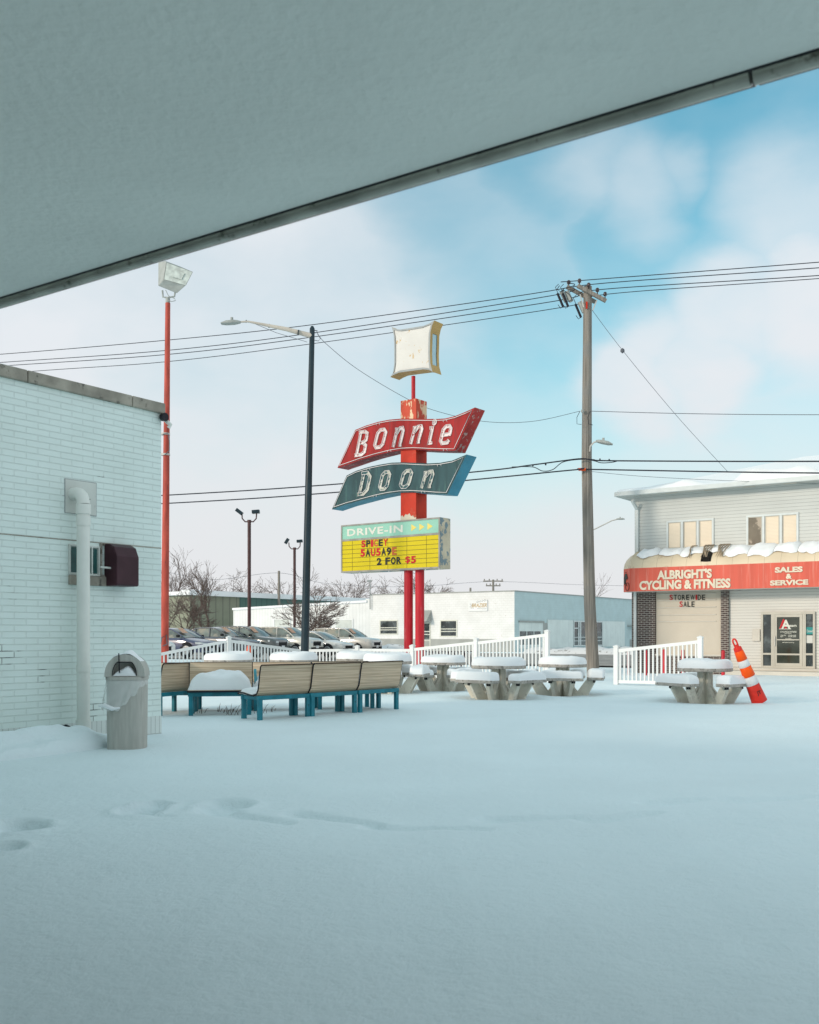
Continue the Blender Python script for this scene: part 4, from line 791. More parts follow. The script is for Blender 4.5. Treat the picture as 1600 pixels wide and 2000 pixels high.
# ---------------------------------------------------------------- picnic tables
def cap(mb, outline, z0, h, inset=.12, seed=0, lump=.26, over=0):
    """snow lying on a slab: outline is a ccw list of 2-D points"""
    c = Vector((sum(p[0] for p in outline)/len(outline), sum(p[1] for p in outline)/len(outline))); rings = []
    prof = [(1.0+over, 0), (1.0+over*1.2, .30), (.985, .55), (.95, .76), (.88, .90), (.76, .97), (.55, 1.0), (.28, 1.0), (.02, 1.0)]
    n = len(outline)
    for s, q in prof:
        r = []
        for k, p in enumerate(outline):
            x = c.x+(p[0]-c.x)*s*(1-inset*.4); y = c.y+(p[1]-c.y)*s*(1-inset*.4)
            nz = float(fbm(np.array([x*3+seed*7.3]), np.array([y*3+seed*3.1]), 3)[0]); x += .02*nz; y += .02*nz
            r.append(Vector((x, y, z0+h*q*(1+lump*1.5*nz*(q > 0)))))
        rings.append(r)
    vs = [p for r in rings for p in r]
    mb.add(vs, [(i*n+k, i*n+(k+1) % n, (i+1)*n+(k+1) % n, (i+1)*n+k) for i in range(len(rings)-1) for k in range(n)], True); mb.add(rings[-1], [tuple(range(n))], True)
def rrect(w, d, r, n=6, bend=0):
    o = []
    for cx, cy, a0 in ((w/2-r, d/2-r, 0), (-w/2+r, d/2-r, 90), (-w/2+r, -d/2+r, 180), (w/2-r, -d/2+r, 270)):
        for k in range(n+1): a = math.radians(a0+90*k/n); o.append((cx+r*math.cos(a), cy+r*math.sin(a)))
    q = []
    for i in range(len(o)):                                      # subdivide long sides so that they can bend
        a, b = o[i], o[(i+1) % len(o)]; L_ = math.hypot(b[0]-a[0], b[1]-a[1]); m = max(1, int(L_/.08))
        for k in range(m): q.append((a[0]+(b[0]-a[0])*k/m, a[1]+(b[1]-a[1])*k/m))
    return [(x, y-bend*(x/(w/2))**2) for x, y in q]
def octo(R, r=.08, n=8, e=5):
    return [(R*math.cos(a)/((abs(math.cos(a))**e+abs(math.sin(a))**e)**(1/e)), R*math.sin(a)/((abs(math.cos(a))**e+abs(math.sin(a))**e)**(1/e))) for a in [2*math.pi*k/48 for k in range(48)]]
def make_table(label, p, rot, seats, R=.56, seed=0, snow=.17):
    t = thing('picnic_table', label, 'picnic table', (0, 0, 0), 0, 'round concrete picnic tables under snow')
    z1 = .80; m = MB(); ol = [(R*math.cos(2*math.pi*k/40)*1.0, R*math.sin(2*math.pi*k/40)*1.0) for k in range(40)]
    def slab(ol, z0, z1):
        m = MB(); n = len(ol); c = Vector((sum(q[0] for q in ol)/n, sum(q[1] for q in ol)/n, 0)); rs = []
        for s, z in ((.97, z0), (1, z0+.012), (1, z1-.012), (.98, z1)): rs += [Vector((c.x+(x-c.x)*s, c.y+(y-c.y)*s, z)) for x, y in ol]
        m.add(rs, [(i*n+k, i*n+(k+1) % n, (i+1)*n+(k+1) % n, (i+1)*n+k) for i in range(3) for k in range(n)]); m.add(rs[:n], [tuple(range(n))[::-1]]); m.add(rs[-n:], [tuple(range(n))]); return m
    tp = slab(ol, z1-.075, z1).build('tabletop', M['slab'], t); s = MB(); cap(s, ol, z1-.004, snow, .02, seed); s.build('snow', M['snowcap'], tp)
    prof = [(.015, z1-.07), (.155, z1-.07), (.165, .40), (.36, .15), (.58, .43), (.74, .43), (.79, .40), (.50, -.12), (.25, -.12), (.015, .06)]
    for az in seats:
        for dz in (-.30, .30):
            a = az+dz; dr = Vector((math.cos(a), math.sin(a), 0)); pn = Vector((-dr.y, dr.x, 0))
            m = MB(); m.prism([dr*r+UP*z-pn*.042 for r, z in prof], pn*.084); m.build('leg', M['concrete'], t, bevel=.008)
        sl = rrect(.98, .36, .07, bend=-.06); ca, sa = math.cos(az-math.pi/2), math.sin(az-math.pi/2)
        sl = [(x*ca-(y+.74)*sa, x*sa+(y+.74)*ca) for x, y in sl]
        st = slab(sl, .435, .50).build('seat', M['slab'], t); s = MB(); cap(s, sl, .497, snow*.95, .04, seed+az*3, .30); s.build('snow', M['snowcap'], st)
        for dz in (-.34, .34):
            a = az+dz; dr = Vector((math.cos(a), math.sin(a), 0)); pn = Vector((-dr.y, dr.x, 0)); k = MB(); k.frame_box(dr*.775-pn*.045+UP*.375, pn*.09, dr*.012, UP*.06); k.build('bracket', M['rubber'], st)
    t.location = (p.x, p.y, gz(p.x, p.y)-.03); t.rotation_euler = (0, 0, rot); return t
R_ = math.radians
TB = [('snow-capped round table just right of the red sign posts', 866, 26.0, [-50, 45, 130, 215], .57),
      ('snow-capped table nearest the camera, left of the one by the wooden pole', 974, 22.4, [-130, -44, 50, 145], .60),
      ('snow-capped table standing right in front of the wooden utility pole', 1099, 24.0, [-100, -12, 78, 168], .565),
      ('lone snow-capped table beside the leaning orange marker', 1377, 21.5, [-54, 118, 210], .565),
      ('snow-capped table showing just over the right end of the bench row', 757, 24.6, [-10, 80, 170, -100], .59),
      ('snow-capped table half hidden behind the one over the right bench end', 698, 28.0, [-40, 50, 140, 230], .58),
      ('snow-capped table seen over the bench backs in front of the dark street lamp', 574, 26.0, [-20, 70, 160, 250], .61),
      ('leftmost snow-capped table, seen over the benches below the railing peak', 446, 26.0, [-30, 60, 150, 240], .61)]
for i, (lb, u, Y, az, R) in enumerate(TB): make_table(lb, Vector(((u-HU)/F*Y, Y, 0)), 0, [R_(a) for a in az], R, i+1, .19 if i > 3 else .175)
# ---------------------------------------------------------------- benches
def make_bench(L_=1.12):
    """seat edge towards -y ... backrest at +y side; origin at ground centre; seen from behind the backrest is +y"""
    t = thing('bench', 'x', 'bench', (0, 0, 0)); prof = [(-.42, .45), (-.38, .475), (-.28, .47), (-.12, .445), (.02, .43), (.09, .45), (.135, .52), (.155, .62), (.175, .76), (.205, .905), (.235, .93)]
    th = .022; full = prof; m = MB(); n = len(full); nr = []
    for i, (y, z) in enumerate(full):
        a = full[max(0, i-1)]; b = full[min(n-1, i+1)]; d = Vector((b[0]-a[0], b[1]-a[1])).normalized(); nr.append((y+d.y*th, z-d.x*th))
    x0, x1 = -L_/2+.008, L_/2-.008; rows = []; mid = [x0, x1]
    m.grid([[Vector((x, y, z)) for y, z in full] for x in mid]); m.grid([[Vector((x, y, z)) for y, z in nr] for x in mid]); 
    pl = m.build('seat_shell', M['ply'], t)
    e = MB()
    for x in mid:
        e.add([Vector((x, y, z)) for y, z in full]+[Vector((x, y, z)) for y, z in nr], [(i, i+1, n+i+1, n+i) for i in range(n-1)])
        e.tube([Vector((x, (a[0]+b[0])/2, (a[1]+b[1])/2)) for a, b in zip(full, nr)], .013, 6)
    e.tube([Vector((x0, full[-1][0], full[-1][1])), Vector((x1, full[-1][0], full[-1][1]))], .006, 6); e.tube([Vector((x0, full[0][0], full[0][1]-.01)), Vector((x1, full[0][0], full[0][1]-.01))], .016, 6)
    e.build('edging', M['black'], pl)
    f = MB(); zf = .385; f.box((0, .12, zf), (L_-.02, .06, .07)); f.box((0, -.32, zf), (L_-.02, .05, .07)); 
    for x in (-L_/2+.05, L_/2-.05): f.box((x, -.10, zf+.001), (.05, .39, .06))
    f.build('frame', M['teal'], t, bevel=.004)
    for x in (-L_/2+.06, L_/2-.06):
        for y in (.12, -.32): l = MB(); l.box((x, y, .11), (.075, .06, .52)); l.build('leg', M['teal'], t, bevel=.003)
    return t
proto = make_bench()
def add_snow(t, L_=1.12, h=.2, seed=0, tight=False):
    m = MB(); rows = []; n = 22; k = 14
    for i in range(n+1):
        x = -L_/2+.01+(L_-.02)*i/n; r = []
        for j in range(k+1):
            q = j/k; y = -.40+.50*q; base = .485-.04*math.sin(math.pi*min(1, q))
            ex = (1-abs(2*i/n-1)**4.0)**.5; ey = (1-abs(2*q-1)**3.2)**.5 if q < .5 else (1-abs(2*q-1)**9)**.5
            hh = h*ex*ey*(1+.35*float(fbm(np.array([x*3+seed]), np.array([y*3+seed*2]), 3)[0])); r.append(Vector((x, y, base+hh-(.02 if hh < 1e-3 else 0))))
        rows.append(r)
    m.grid(rows); o = m.build('snow', M['snowcap']); o.parent = t
def armrest(t, x):
    m = MB(); m.bar(Vector((x, .14, .78)), Vector((x, -.30, .56)), .05, .055); o = m.build('armrest', M['teal']); o.parent = t
benches = []
def place(label, x, y, ang, snow=0, seed=0, arm=None):
    o = proto if not benches else copy_tree(proto); benches.append((o, snow, seed, arm))
    o.location = (x, y, gz(x, y)*.5-(.05 if y > 19 else .02)); o.rotation_euler = (0, 0, ang); o['label'] = label; o['group'] = 'curved plywood benches on the patio'
# local +y (backrest side) must point where the back faces
def put(label, p, q, side, **k):
    """bench whose back frame runs from p to q on the ground; back faces to the right of p->q when side=1"""
    p, q = Vector(p), Vector(q); d = (q-p).normalized(); c = (p+q)/2; n = Vector((d.y, -d.x, 0)) if side > 0 else Vector((-d.y, d.x, 0))
    ang = math.atan2(n.y, n.x)-math.pi/2; c = c-n*.12; place(label, c.x, c.y, ang, **k)
pA = Vector((-2.50, 16.75, 0)); 
put('plywood bench nearest the camera, its back turned, first of the row of three', (-2.46, 16.72, 0), (-1.72, 17.45, 0), 1, snow=.10, seed=2)
put('middle bench of the row of three seen from behind', (-1.68, 17.45, 0), (-.96, 18.22, 0), 1, snow=.06, seed=3)
put('right end bench of the row of three seen from behind', (-.93, 18.22, 0), (-.20, 19.10, 0), 1, snow=.06, seed=4)
put('bench against the white brick wall corner seen from behind', (-4.30, 17.8, 0), (-3.95, 18.6, 0), 1, snow=.22, seed=5)
put('bench facing the camera with the thick heap of snow on its seat', (-3.90, 18.22, 0), (-2.84, 18.38, 0), -1, snow=.30, seed=6)
put('rear bench facing the camera above the nearest bench, snow on seat', (-2.95, 19.2, 0), (-1.86, 19.4, 0), -1, snow=.26, seed=7, arm=-.5)
put('rear bench facing the camera behind the middle bench', (-1.84, 19.4, 0), (-.76, 19.7, 0), -1, snow=.2, seed=8)
put('farthest left bench facing the camera beside the white wall corner', (-5.00, 19.1, 0), (-3.93, 19.2, 0), -1, snow=.26, seed=9, arm=.42)
put('rear bench facing the camera behind the one with the snow heap', (-3.91, 19.25, 0), (-2.98, 19.3, 0), -1, snow=.2, seed=10)
for o, s, sd, arm in benches:
    if s: add_snow(o, 1.12, s, sd)
    if arm is not None: armrest(o, arm)
# dry weeds under the benches
def weeds():
    m = MB(); r = random.Random(4)
    for (u, v) in ((385, 1393), (450, 1396), (452, 1392), (505, 1393), (440, 1390), (520, 1390)):
        g = Gp(u, v)
        for k in range(7):
            a = r.uniform(0, 6.28); l = r.uniform(.05, .22); p = g+Vector((r.uniform(-.15, .15), r.uniform(-.1, .1), 0)); q = p+Vector((math.cos(a)*l*.6, math.sin(a)*l*.6, l*.7)); m.tube([p, (p+q)/2+Vector((0, 0, .03)), q], [.005, .004, .002], 3)
    o = m.build('dry_weeds', M['bark']); tag(o, 'dry brown weeds poking through snow under the benches', 'weeds', None, 'stuff')
weeds()
# ---------------------------------------------------------------- leaning marker
def marker():
    Y = 20.9; b = P(1481, 1364, Y); tp = P(1433, 1248, Y-.1); t = thing('traffic_marker', 'orange and white banded traffic marker leaning to the left in the snow', 'traffic marker', b)
    ax = (tp-b); L_ = ax.length; z = ax.normalized(); x = Vector((0, -1, 0)); x = (x-z*x.dot(z)).normalized(); y = z.cross(x); R = Matrix((x, y, z)).transposed()
    def rad(q): return .155-.085*q
    bands = [(-.06, .235, 'coneorange', 1), (.235, .375, 'reflwhite', 0), (.375, .535, 'orange', 0), (.535, .645, 'reflwhite', 0), (.645, .80, 'orange', 0), (.80, .86, 'coneorange', 1)]
    for q0, q1, m, c in bands:
        k = MB(); e = .006 if not c else 0; r0, r1 = rad(q0), rad(q1)
        k.lathe(b, [(r0*.97, q0*L_), (r0+e, q0*L_+.01), (r1+e, q1*L_-.01), (r1*.95, q1*L_)], 22, axis=R); k.build('body' if c else 'band', M[m], t)
    k = MB(); k.lathe(b, [(rad(.86)*.8, .85*L_), (.045, .88*L_), (.040, .90*L_)], 16, axis=R)
    for s in (-1, 1): k.tube([b+z*(.88*L_)+y*(.035*s), b+z*(.96*L_)+y*(.036*s), b+z*(.99*L_)+y*(.022*s), b+z*(1.0*L_)], .018, 8)
    k.build('handle', M['coneorange'], t)
    l = MB(); f = b+z*(.06*L_)+x*(rad(.1)+.004); put_text(l, 'JT', f-y*.05+y*.02, y*-.09*-1, z*.10, x, bold=.02); l.build('lettering', M['tblack'], t)
marker()
m = MB(); p = Vector(((486-HU)/F*36, 36, 0)); m.lathe(p, [(.14, 0), (.13, .3), (.10, .75), (.06, 1.0), (.03, 1.05)], 14); tag(m.build('traffic_cone', M['orange']), 'orange cone standing behind the white railing left of centre', 'cone')
# ---------------------------------------------------------------- bike shop
def shop():
    C = Vector((.22*40.2, 40.2, 0)); SW = Wall(C, B, -A); t = thing('bike_shop', 'two-storey pale-sided bike shop with snowy hip roof and torn red awning', 'building', C)
    Ls = 17.0; DP = 10.3; ze = 6.85
    m = MB(); SW.box(m, 0, Ls, 3.9, ze, -DP, 0); m.build('upper_wall', M['siding_up'], t); m = MB(); SW.box(m, .1, Ls, -.3, 3.9, -DP, -.01); m.build('lower_wall', M['siding'], t)
    # base / step
    m = MB(); a, b, z0, z1 = SW.rect(1425, 1600, 1316, 1325); SW.box(m, SW.s_(1425), Ls, -.3, .10, 0, .9); SW.box(m, SW.s_(1425), Ls, .10, .20, 0, .45); m.build('doorstep', M['beige2'], t, bevel=.02)
    # brick piers and low wall
    for u0, u1 in ((1236.5, 1281.5), (1410, 1424.5)):
        m = MB(); SW.box(m, SW.s_(u0), SW.s_(u1), -.3, 3.3, -.02, .12); m.build('brick_pier', M['blackbrick'], t)
    m = MB(); zt = SW.z(1350, 1281); SW.box(m, SW.s_(1281.5), SW.s_(1410), -.3, zt, -.005, .08); m.build('brick_base', M['blackbrick'], t)
    m = MB(); SW.box(m, SW.s_(1281.5), SW.s_(1410), zt, zt+.06, -.005, .13); m.build('brick_sill', M['beige2'], t)
    # sale board (overhead door with tracks)
    a, b = SW.s_(1282), SW.s_(1409); m = MB(); SW.box(m, a, b, zt+.06, 3.3, -.004, .03); bd = m.build('sale_board', M['beige'], t)
    m = MB()
    for v in (1160, 1172, 1186, 1200.5, 1213.5): z = SW.z(1345, v); SW.box(m, a+.05, b-.18, z-.018, z+.018, .03, .06)
    m.build('letter_track', M['beige2'], bd, bevel=.004)
    l = MB(); r = MB(); n = 0
    def word(chars, u0, u1, v0, v1):
        w = (u1-u0)/sum({'I': .5, 'W': 1.3}.get(c, 1) for c, _ in chars); x = u0
        for c, mm in chars:
            ww = w*{'I': .5, 'W': 1.3}.get(c, 1); k = MB(); SW.text(k, c, x+ww*.1, x+ww*.88, v0, v1, .065, bold=.016); k.build('letter', M[mm], bd); x += ww
    word([(c, 'tred' if i in (0, 6) else 'tblack') for i, c in enumerate('STOREWIDE')], 1307, 1378.5, 1161.5, 1172)
    word([(c, 'tred' if i == 0 else 'tblack') for i, c in enumerate('SALE')], 1326.5, 1357.5, 1174.5, 1185.5)
    # downspout
    m = MB(); s = SW.s_(1244); SW.box(m, s-.05, s+.05, -.1, 3.1, .125, .21); s2 = SW.s_(1246); SW.box(m, s2-.06, s2+.05, 3.1, 6.3, .01, .11)
    m.bar(SW.at(s2, 6.3, .06), SW.at(s2-.05, 6.62, .45), .1, .1); m.build('downspout', M['winframe'], t)
    # entrance
    u0, u1 = 1488, 1592.5; a, b = SW.s_(u0), SW.s_(u1); zt2, zb2 = SW.z(1540, 1195), .20; m = MB()
    SW.box(m, a, b, zt2-.09, zt2, 0, .09); SW.box(m, a, b, zb2, zb2+.08, 0, .09)
    for u, w in ((1488, .07), (1507.5, .07), (1511.5, .06), (1569, .07), (1573, .04), (1589, .07)): s = SW.s_(u); SW.box(m, s, s+w, zb2, zt2, .0, .092)
    zr = SW.z(1500, 1277); SW.box(m, a, SW.s_(1509), zr-.035, zr+.035, 0, .088); SW.box(m, SW.s_(1571), b, zr-.035, zr+.035, 0, .088)
    m.build('entrance_frame', M['frame_tan'], t, bevel=.004)
    for uu in ((1490, 1508.5), (1571.5, 1590)):
        m = MB(); SW.box(m, SW.s_(uu[0]), SW.s_(uu[1]), zb2+.08, zt2-.09, .02, .03); sd = m.build('sidelight', M['glass_dark'], t)
    m = MB(); SW.pbox(m, 1574, 1588.5, 1225, 1239, .032, .037); m.build('closed_sign', M['signteal'], sd); m = MB(); SW.text(m, 'Closed', 1575, 1587.5, 1230, 1235, .040, bold=.01); m.build('lettering', M['paper'], sd)
    m = MB(); SW.pbox(m, 1575.5, 1588, 1241, 1256, .032, .037); m.build('notice', M['paper'], sd)
    d0, d1 = SW.s_(1513), SW.s_(1568.5); m = MB(); SW.frame(m, d0, d1, zb2+.08, zt2-.09, .10, .03, .075); z = SW.z(1540, 1278); SW.box(m, d0+.1, d1-.1, z-.03, z+.03, .03, .07); z = SW.z(1540, 1249.5); SW.box(m, d0+.1, d1-.1, z-.02, z+.02, .06, .10)
    dr = m.build('door', M['frame_tan'], t, bevel=.004); m = MB(); SW.box(m, d0+.1, d1-.1, zb2+.18, zt2-.19, .035, .045); m.build('pane', M['door_green'], dr)
    m = MB(); s = SW.s_(1514.5); SW.box(m, s, s+.03, 1.0, 1.35, .076, .13); m.build('handle', M['alu'], dr)
    lo = MB(); lr = MB(); SW.text(lr, 'A', 1521.5, 1537, 1209, 1228.5, .050, bold=.03, shear=.1); lr.build('logo_shadow', M['tred'], dr)
    SW.text(lo, 'A', 1526, 1544.5, 1210.5, 1228.5, .053, bold=.03); SW.text(lo, "ALBRIGHT'S", 1536, 1556, 1220.5, 1224.5, .053, bold=.05); SW.box(lo, SW.s_(1523), SW.s_(1546), SW.z(1535, 1229), SW.z(1535, 1228), .05, .053)
    SW.text(lo, 'CYCLING & FITNESS', 1524, 1556, 1232.5, 1235.5, .05, bold=.02, shear=.3); SW.text(lo, 'NEW HOURS', 1533, 1546, 1236.5, 1238, .05, bold=.02)
    for v, s_, x0, x1 in ((1240, 'TUE-FRI', 1524.5, 1535), (1242.5, 'SAT', 1524.5, 1530), (1240, '10:00-6:00', 1540, 1555), (1242.5, '10:00-4:00', 1540, 1555), (1246.5, 'CLOSED', 1534, 1546), (1249.8, 'SUNDAY & MONDAY', 1528, 1552), (1254, 'albrightscycling', 1528, 1551)): SW.text(lo, s_, x0, x1, v, v+2.0, .05, bold=.015)
    lo.build('lettering', M['offwhite'], dr)
    m = MB(); SW.pbox(m, 1470.5, 1485, 1229, 1252, .0, .05); m.build('utility_box', M['beige2'], t, bevel=.008)
    # upper windows
    for (ua, ub, va, vb, dark) in ((1302.5, 1395, 1014, 1073.5, None), (1458, 1560.5, 1003, 1068, 0)):
        a, b = SW.s_(ua), SW.s_(ub); um = (ua+ub)/2; z1 = SW.z(um, va+.5); z0 = SW.z(um, vb-.5); m = MB(); SW.frame(m, a, b, z0, z1, .075, 0, .05); w = (b-a)/3
        for k in (1, 2): SW.box(m, a+w*k-.045, a+w*k+.045, z0+.075, z1-.075, 0, .05)
        wf = m.build('window', M['winframe'], t, bevel=.006)
        for k in range(3):
            p = MB(); SW.box(p, a+w*k+.075, a+w*(k+1)-.07, z0+.08, z1-.08, .004, .014); p.build('pane', M['dark_reflection'] if dark == k else M['blind'], wf)
            f = MB(); SW.frame(f, a+w*k+.06, a+w*(k+1)-.055, z0+.07, z1-.07, .03, .014, .03); f.build('sash', M['frame_tan'], wf)
    # roof: hip with overhang
    ov = .55; c0 = SW.at(-ov, ze, ov); c1 = SW.at(Ls+ov, ze, ov); c2 = SW.at(Ls+ov, ze, -DP-ov); c3 = SW.at(-ov, ze, -DP-ov); hw = (DP+2*ov)/2; rise = 1.68
    r0 = SW.at(-ov+hw, ze+rise, -DP/2); r1 = SW.at(Ls+ov-hw, ze+rise, -DP/2)
    m = MB(); m.add([c0-UP*.03, c1-UP*.03, c2-UP*.03, c3-UP*.03], [(0, 1, 2, 3)]); m.build('soffit', M['siding_up'], t)
    m = MB(); fh = .17
    for p, q in ((c0, c1), (c1, c2), (c2, c3), (c3, c0)): d = (q-p).normalized(); n = Vector((d.y, -d.x, 0)); m.frame_box(p-n*.02-UP*.04, q-p, n*.10, UP*fh)
    m.build('gutter', M['winframe'], t, bevel=.015)
    m = MB(); u_ = UP*.10; m.add([c0+u_, c1+u_, c2+u_, c3+u_, r0+u_, r1+u_], [(0, 1, 5, 4), (1, 2, 5), (2, 3, 4, 5), (3, 0, 4)]); rf = m.build('roof', M['snowcap'], t)
    m = MB(); rows = []; N_ = 90
    for i in range(N_+1):
        q = i/N_; r = []; base = c0+(c1-c0)*q
        th = max(.02, (.07+.22*min(1, q*5)*(.60+2.2*float(fbm(np.array([q*14]), np.array([2.]), 3)[0]))))
        for j in range(7):
            w = j/6; inw = .02+.8*w+.12*float(fbm(np.array([q*20]), np.array([w]), 2)[0]); inn_ = A*inw; h = rise*inw/hw; r.append(base+inn_+UP*(.11+h+th*(1-w)**.6*(0 if j == 0 else 1)))
        rows.append(r)
    m.grid(rows); m.build('snow', M['snowcap'], rf)
    v_ = MB()
    for u in (1300, 1375, 1450, 1530): s = SW.s_(u, .3); SW.box(v_, s, s+.45, ze-.045, ze-.032, .18, .24); SW.box(v_, s, s+.45, ze-.045, ze-.032, .28, .34)
    v_.build('soffit_vent', M['beige2'], t)
    # awning
    off = 1.0; zb, zm = 3.06, 3.95; s0 = SW.s_(1230.5, off); s1 = Ls; ch = .62
    Aw = thing('awning', 'faded red shop awning with torn cream top and snow on it', 'awning', SW.at(s0, zb, off))
    m = MB(); P0 = SW.at(s0, zb, off); P1 = SW.at(s1, zb, off); e = (-B+A).normalized()*ch; Pc = P0+e
    m.add([P0, P1, P1+UP*(zm-zb), P0+UP*(zm-zb)], [(0, 1, 2, 3)]); m.add([P0, Pc, Pc+UP*(zm-zb), P0+UP*(zm-zb)], [(0, 1, 2, 3)])
    Pw = SW.at(SW.s_(1222, .02)+.0, zb, .0); Pw = Vector((Pc.x, Pc.y, zb))+A*.45; m.add([Pc, Pw, Pw+UP*(zm-zb), Pc+UP*(zm-zb)], [(0, 1, 2, 3)])
    bn = m.build('red_band', M['redband'], Aw)
    m = MB(); m.add([P0, P1, SW.at(s1, zb, 0), Pw], [(0, 1, 2, 3)]); m.add([P0, Pw, Pc], [(0, 1, 2)]); m.build('underside', M['siding'], Aw)
    tx = MB(); SW.text(tx, "ALBRIGHT'S", 1283.5, 1390.5, 1112, 1130.5, off+.03, bold=.05); SW.text(tx, 'CYCLING & FITNESS', 1249, 1427, 1132, 1150.5, off+.03, bold=.05); SW.text(tx, 'SALES', 1513.5, 1568, 1107, 1118, off+.03, bold=.05); SW.text(tx, '&', 1535, 1547, 1120.5, 1130.5, off+.03, bold=.05); SW.text(tx, 'SERVICE', 1504, 1579, 1132.5, 1143, off+.03, bold=.05)
    tx.build('lettering', M['bandtext'], bn)
    # cyclist emblem on the chamfered end
    ed_ = e.normalized(); en_ = Vector((ed_.y, -ed_.x, 0)); 
    if en_.y > 0: en_ = -en_
    def E(x, z): return P0+ed_*(ch*(1-x))+en_*.012+UP*((zm-zb)*z)
    k = MB(); cw = E(.62, .20); k.tube([E(.62+.28*math.cos(a), .22+.17*math.sin(a)) for a in [2*math.pi*i/20 for i in range(21)]], .012, 5)
    k.tube([E(.5, .28), E(.30, .42), E(.62, .24)], .012, 5); k.prism([E(.12, .62), E(.30, .80), E(.55, .78), E(.72, .60), E(.62, .52), E(.50, .60), E(.38, .42), E(.2, .30), (E(.10, .40))], en_*.01)
    k.lathe(E(.42, .84), [(.05, 0), (.05, .01)], 10); k.build('cyclist_emblem', M['tblack'], bn)
    # curved cream cover, torn in places
    zt = 4.66; arc = [(off*math.cos(a), zm+(zt-zm)*math.sin(a)) for a in [math.pi/2*i/6 for i in range(7)]]
    m = MB(); NS = 64; hole = lambda s, j: (s0+2.62 < s < s0+3.10 and j in (1, 2, 3, 4)) or (s0+4.6 < s < s0+4.85 and j in (3, 4)) or (s0+6.0 < s < s0+6.3 and j in (3, 4))
    ss = [s0+(s1-s0)*i/NS/1.0 for i in range(NS+1)]; ss = [s0+.13*i for i in range(int((s1-s0)/.13))]
    for i in range(len(ss)-1):
        for j in range(6):
            if hole(ss[i], j): continue
            sag = lambda s, jj: -.05*abs(math.sin((s-s0)*math.pi/.85))*(jj > 0)
            q = [SW.at(ss[i], arc[j][1]+sag(ss[i], j), arc[j][0]), SW.at(ss[i+1], arc[j][1]+sag(ss[i+1], j), arc[j][0]), SW.at(ss[i+1], arc[j+1][1]+sag(ss[i+1], j+1), arc[j+1][0]), SW.at(ss[i], arc[j+1][1]+sag(ss[i], j+1), arc[j+1][0])]
            m.add(q, [(0, 1, 2, 3)], True)
    rows = [[Vector((0, 0, 0))]*4 for _ in range(7)]
    for i, (o_, z) in enumerate(arc): w = SW.at(s0+(1-o_/off)*.10, z, o_); ww = Vector((P0.x, P0.y, 0))+e*(.2+.8*o_/off); ww = Vector((Pc.x, Pc.y, z))+(SW.at(s0+.3, z, 0)-Vector((Pc.x, Pc.y, z)))*(1-o_/off); w2 = Vector((Pw.x, Pw.y, z))+(SW.at(s0+.3, z, 0)-Vector((Pw.x, Pw.y, z)))*(1-o_/off); rows[i] = [w, w*.5+ww*.5+Vector((0, 0, 0)), ww, w2]
    m.grid(rows); cv = m.build('cover', M['awncream'], Aw, merge=True)
    # snow lying on the cover, broken between the ribs
    rr = random.Random(5); k = s0+.15; idx = 0
    while k < s1-.3:
        w = .86*rr.uniform(.9, 1.05); g = MB(); rows = []
        bad = s0+2.45 < k < s0+3.0
        lo = rr.uniform(.26, .42)
        for i in range(9):
            r = []; s = k+(w-.01)*i/8; ex = (1-abs(i/4-1)**5)**.5
            lo_ = lo+.22*float(fbm(np.array([s*3.]), np.array([1.]), 2)[0])+(.25 if bad else 0)
            for j in range(8):
                q = j/7; a = math.pi/2*(lo_+(1-lo_)*q); h = .075*ex*(1-abs(2*q-1)**6)**.5*(1+1.6*float(fbm(np.array([s*4.]), np.array([q*3]), 3)[0])); o_, z = off*math.cos(a), zm+(zt-zm)*math.sin(a)
                r.append(SW.at(s, z+h*math.sin(a)+.0, o_+h*math.cos(a)+.004))
            rows.append(r)
        g.grid(rows); g.build('snow', M['snowcap'], cv); k += w; idx += 1
    f = MB()
    for (u, wd) in ((1352, .10), (1382, .26), (1412, .30)):
        sx = SW.s_(u, .6)
        for q in range(5 if wd > .22 else 2):
            s = sx+wd*(q/4-.5); aa = [math.pi/2*(.25+.75*i/5) for i in range(6)]; f.tube([SW.at(s+.05*math.sin(i*1.3+q), zm+(zt-zm)*math.sin(a)+.12*math.sin(a), off*math.cos(a)+.04) for i, a in enumerate(aa)], [.01, .018, .022, .02, .02, .01], 5)
    f.build('torn_fabric', M['tear'], cv)
    return SW
SW = shop()
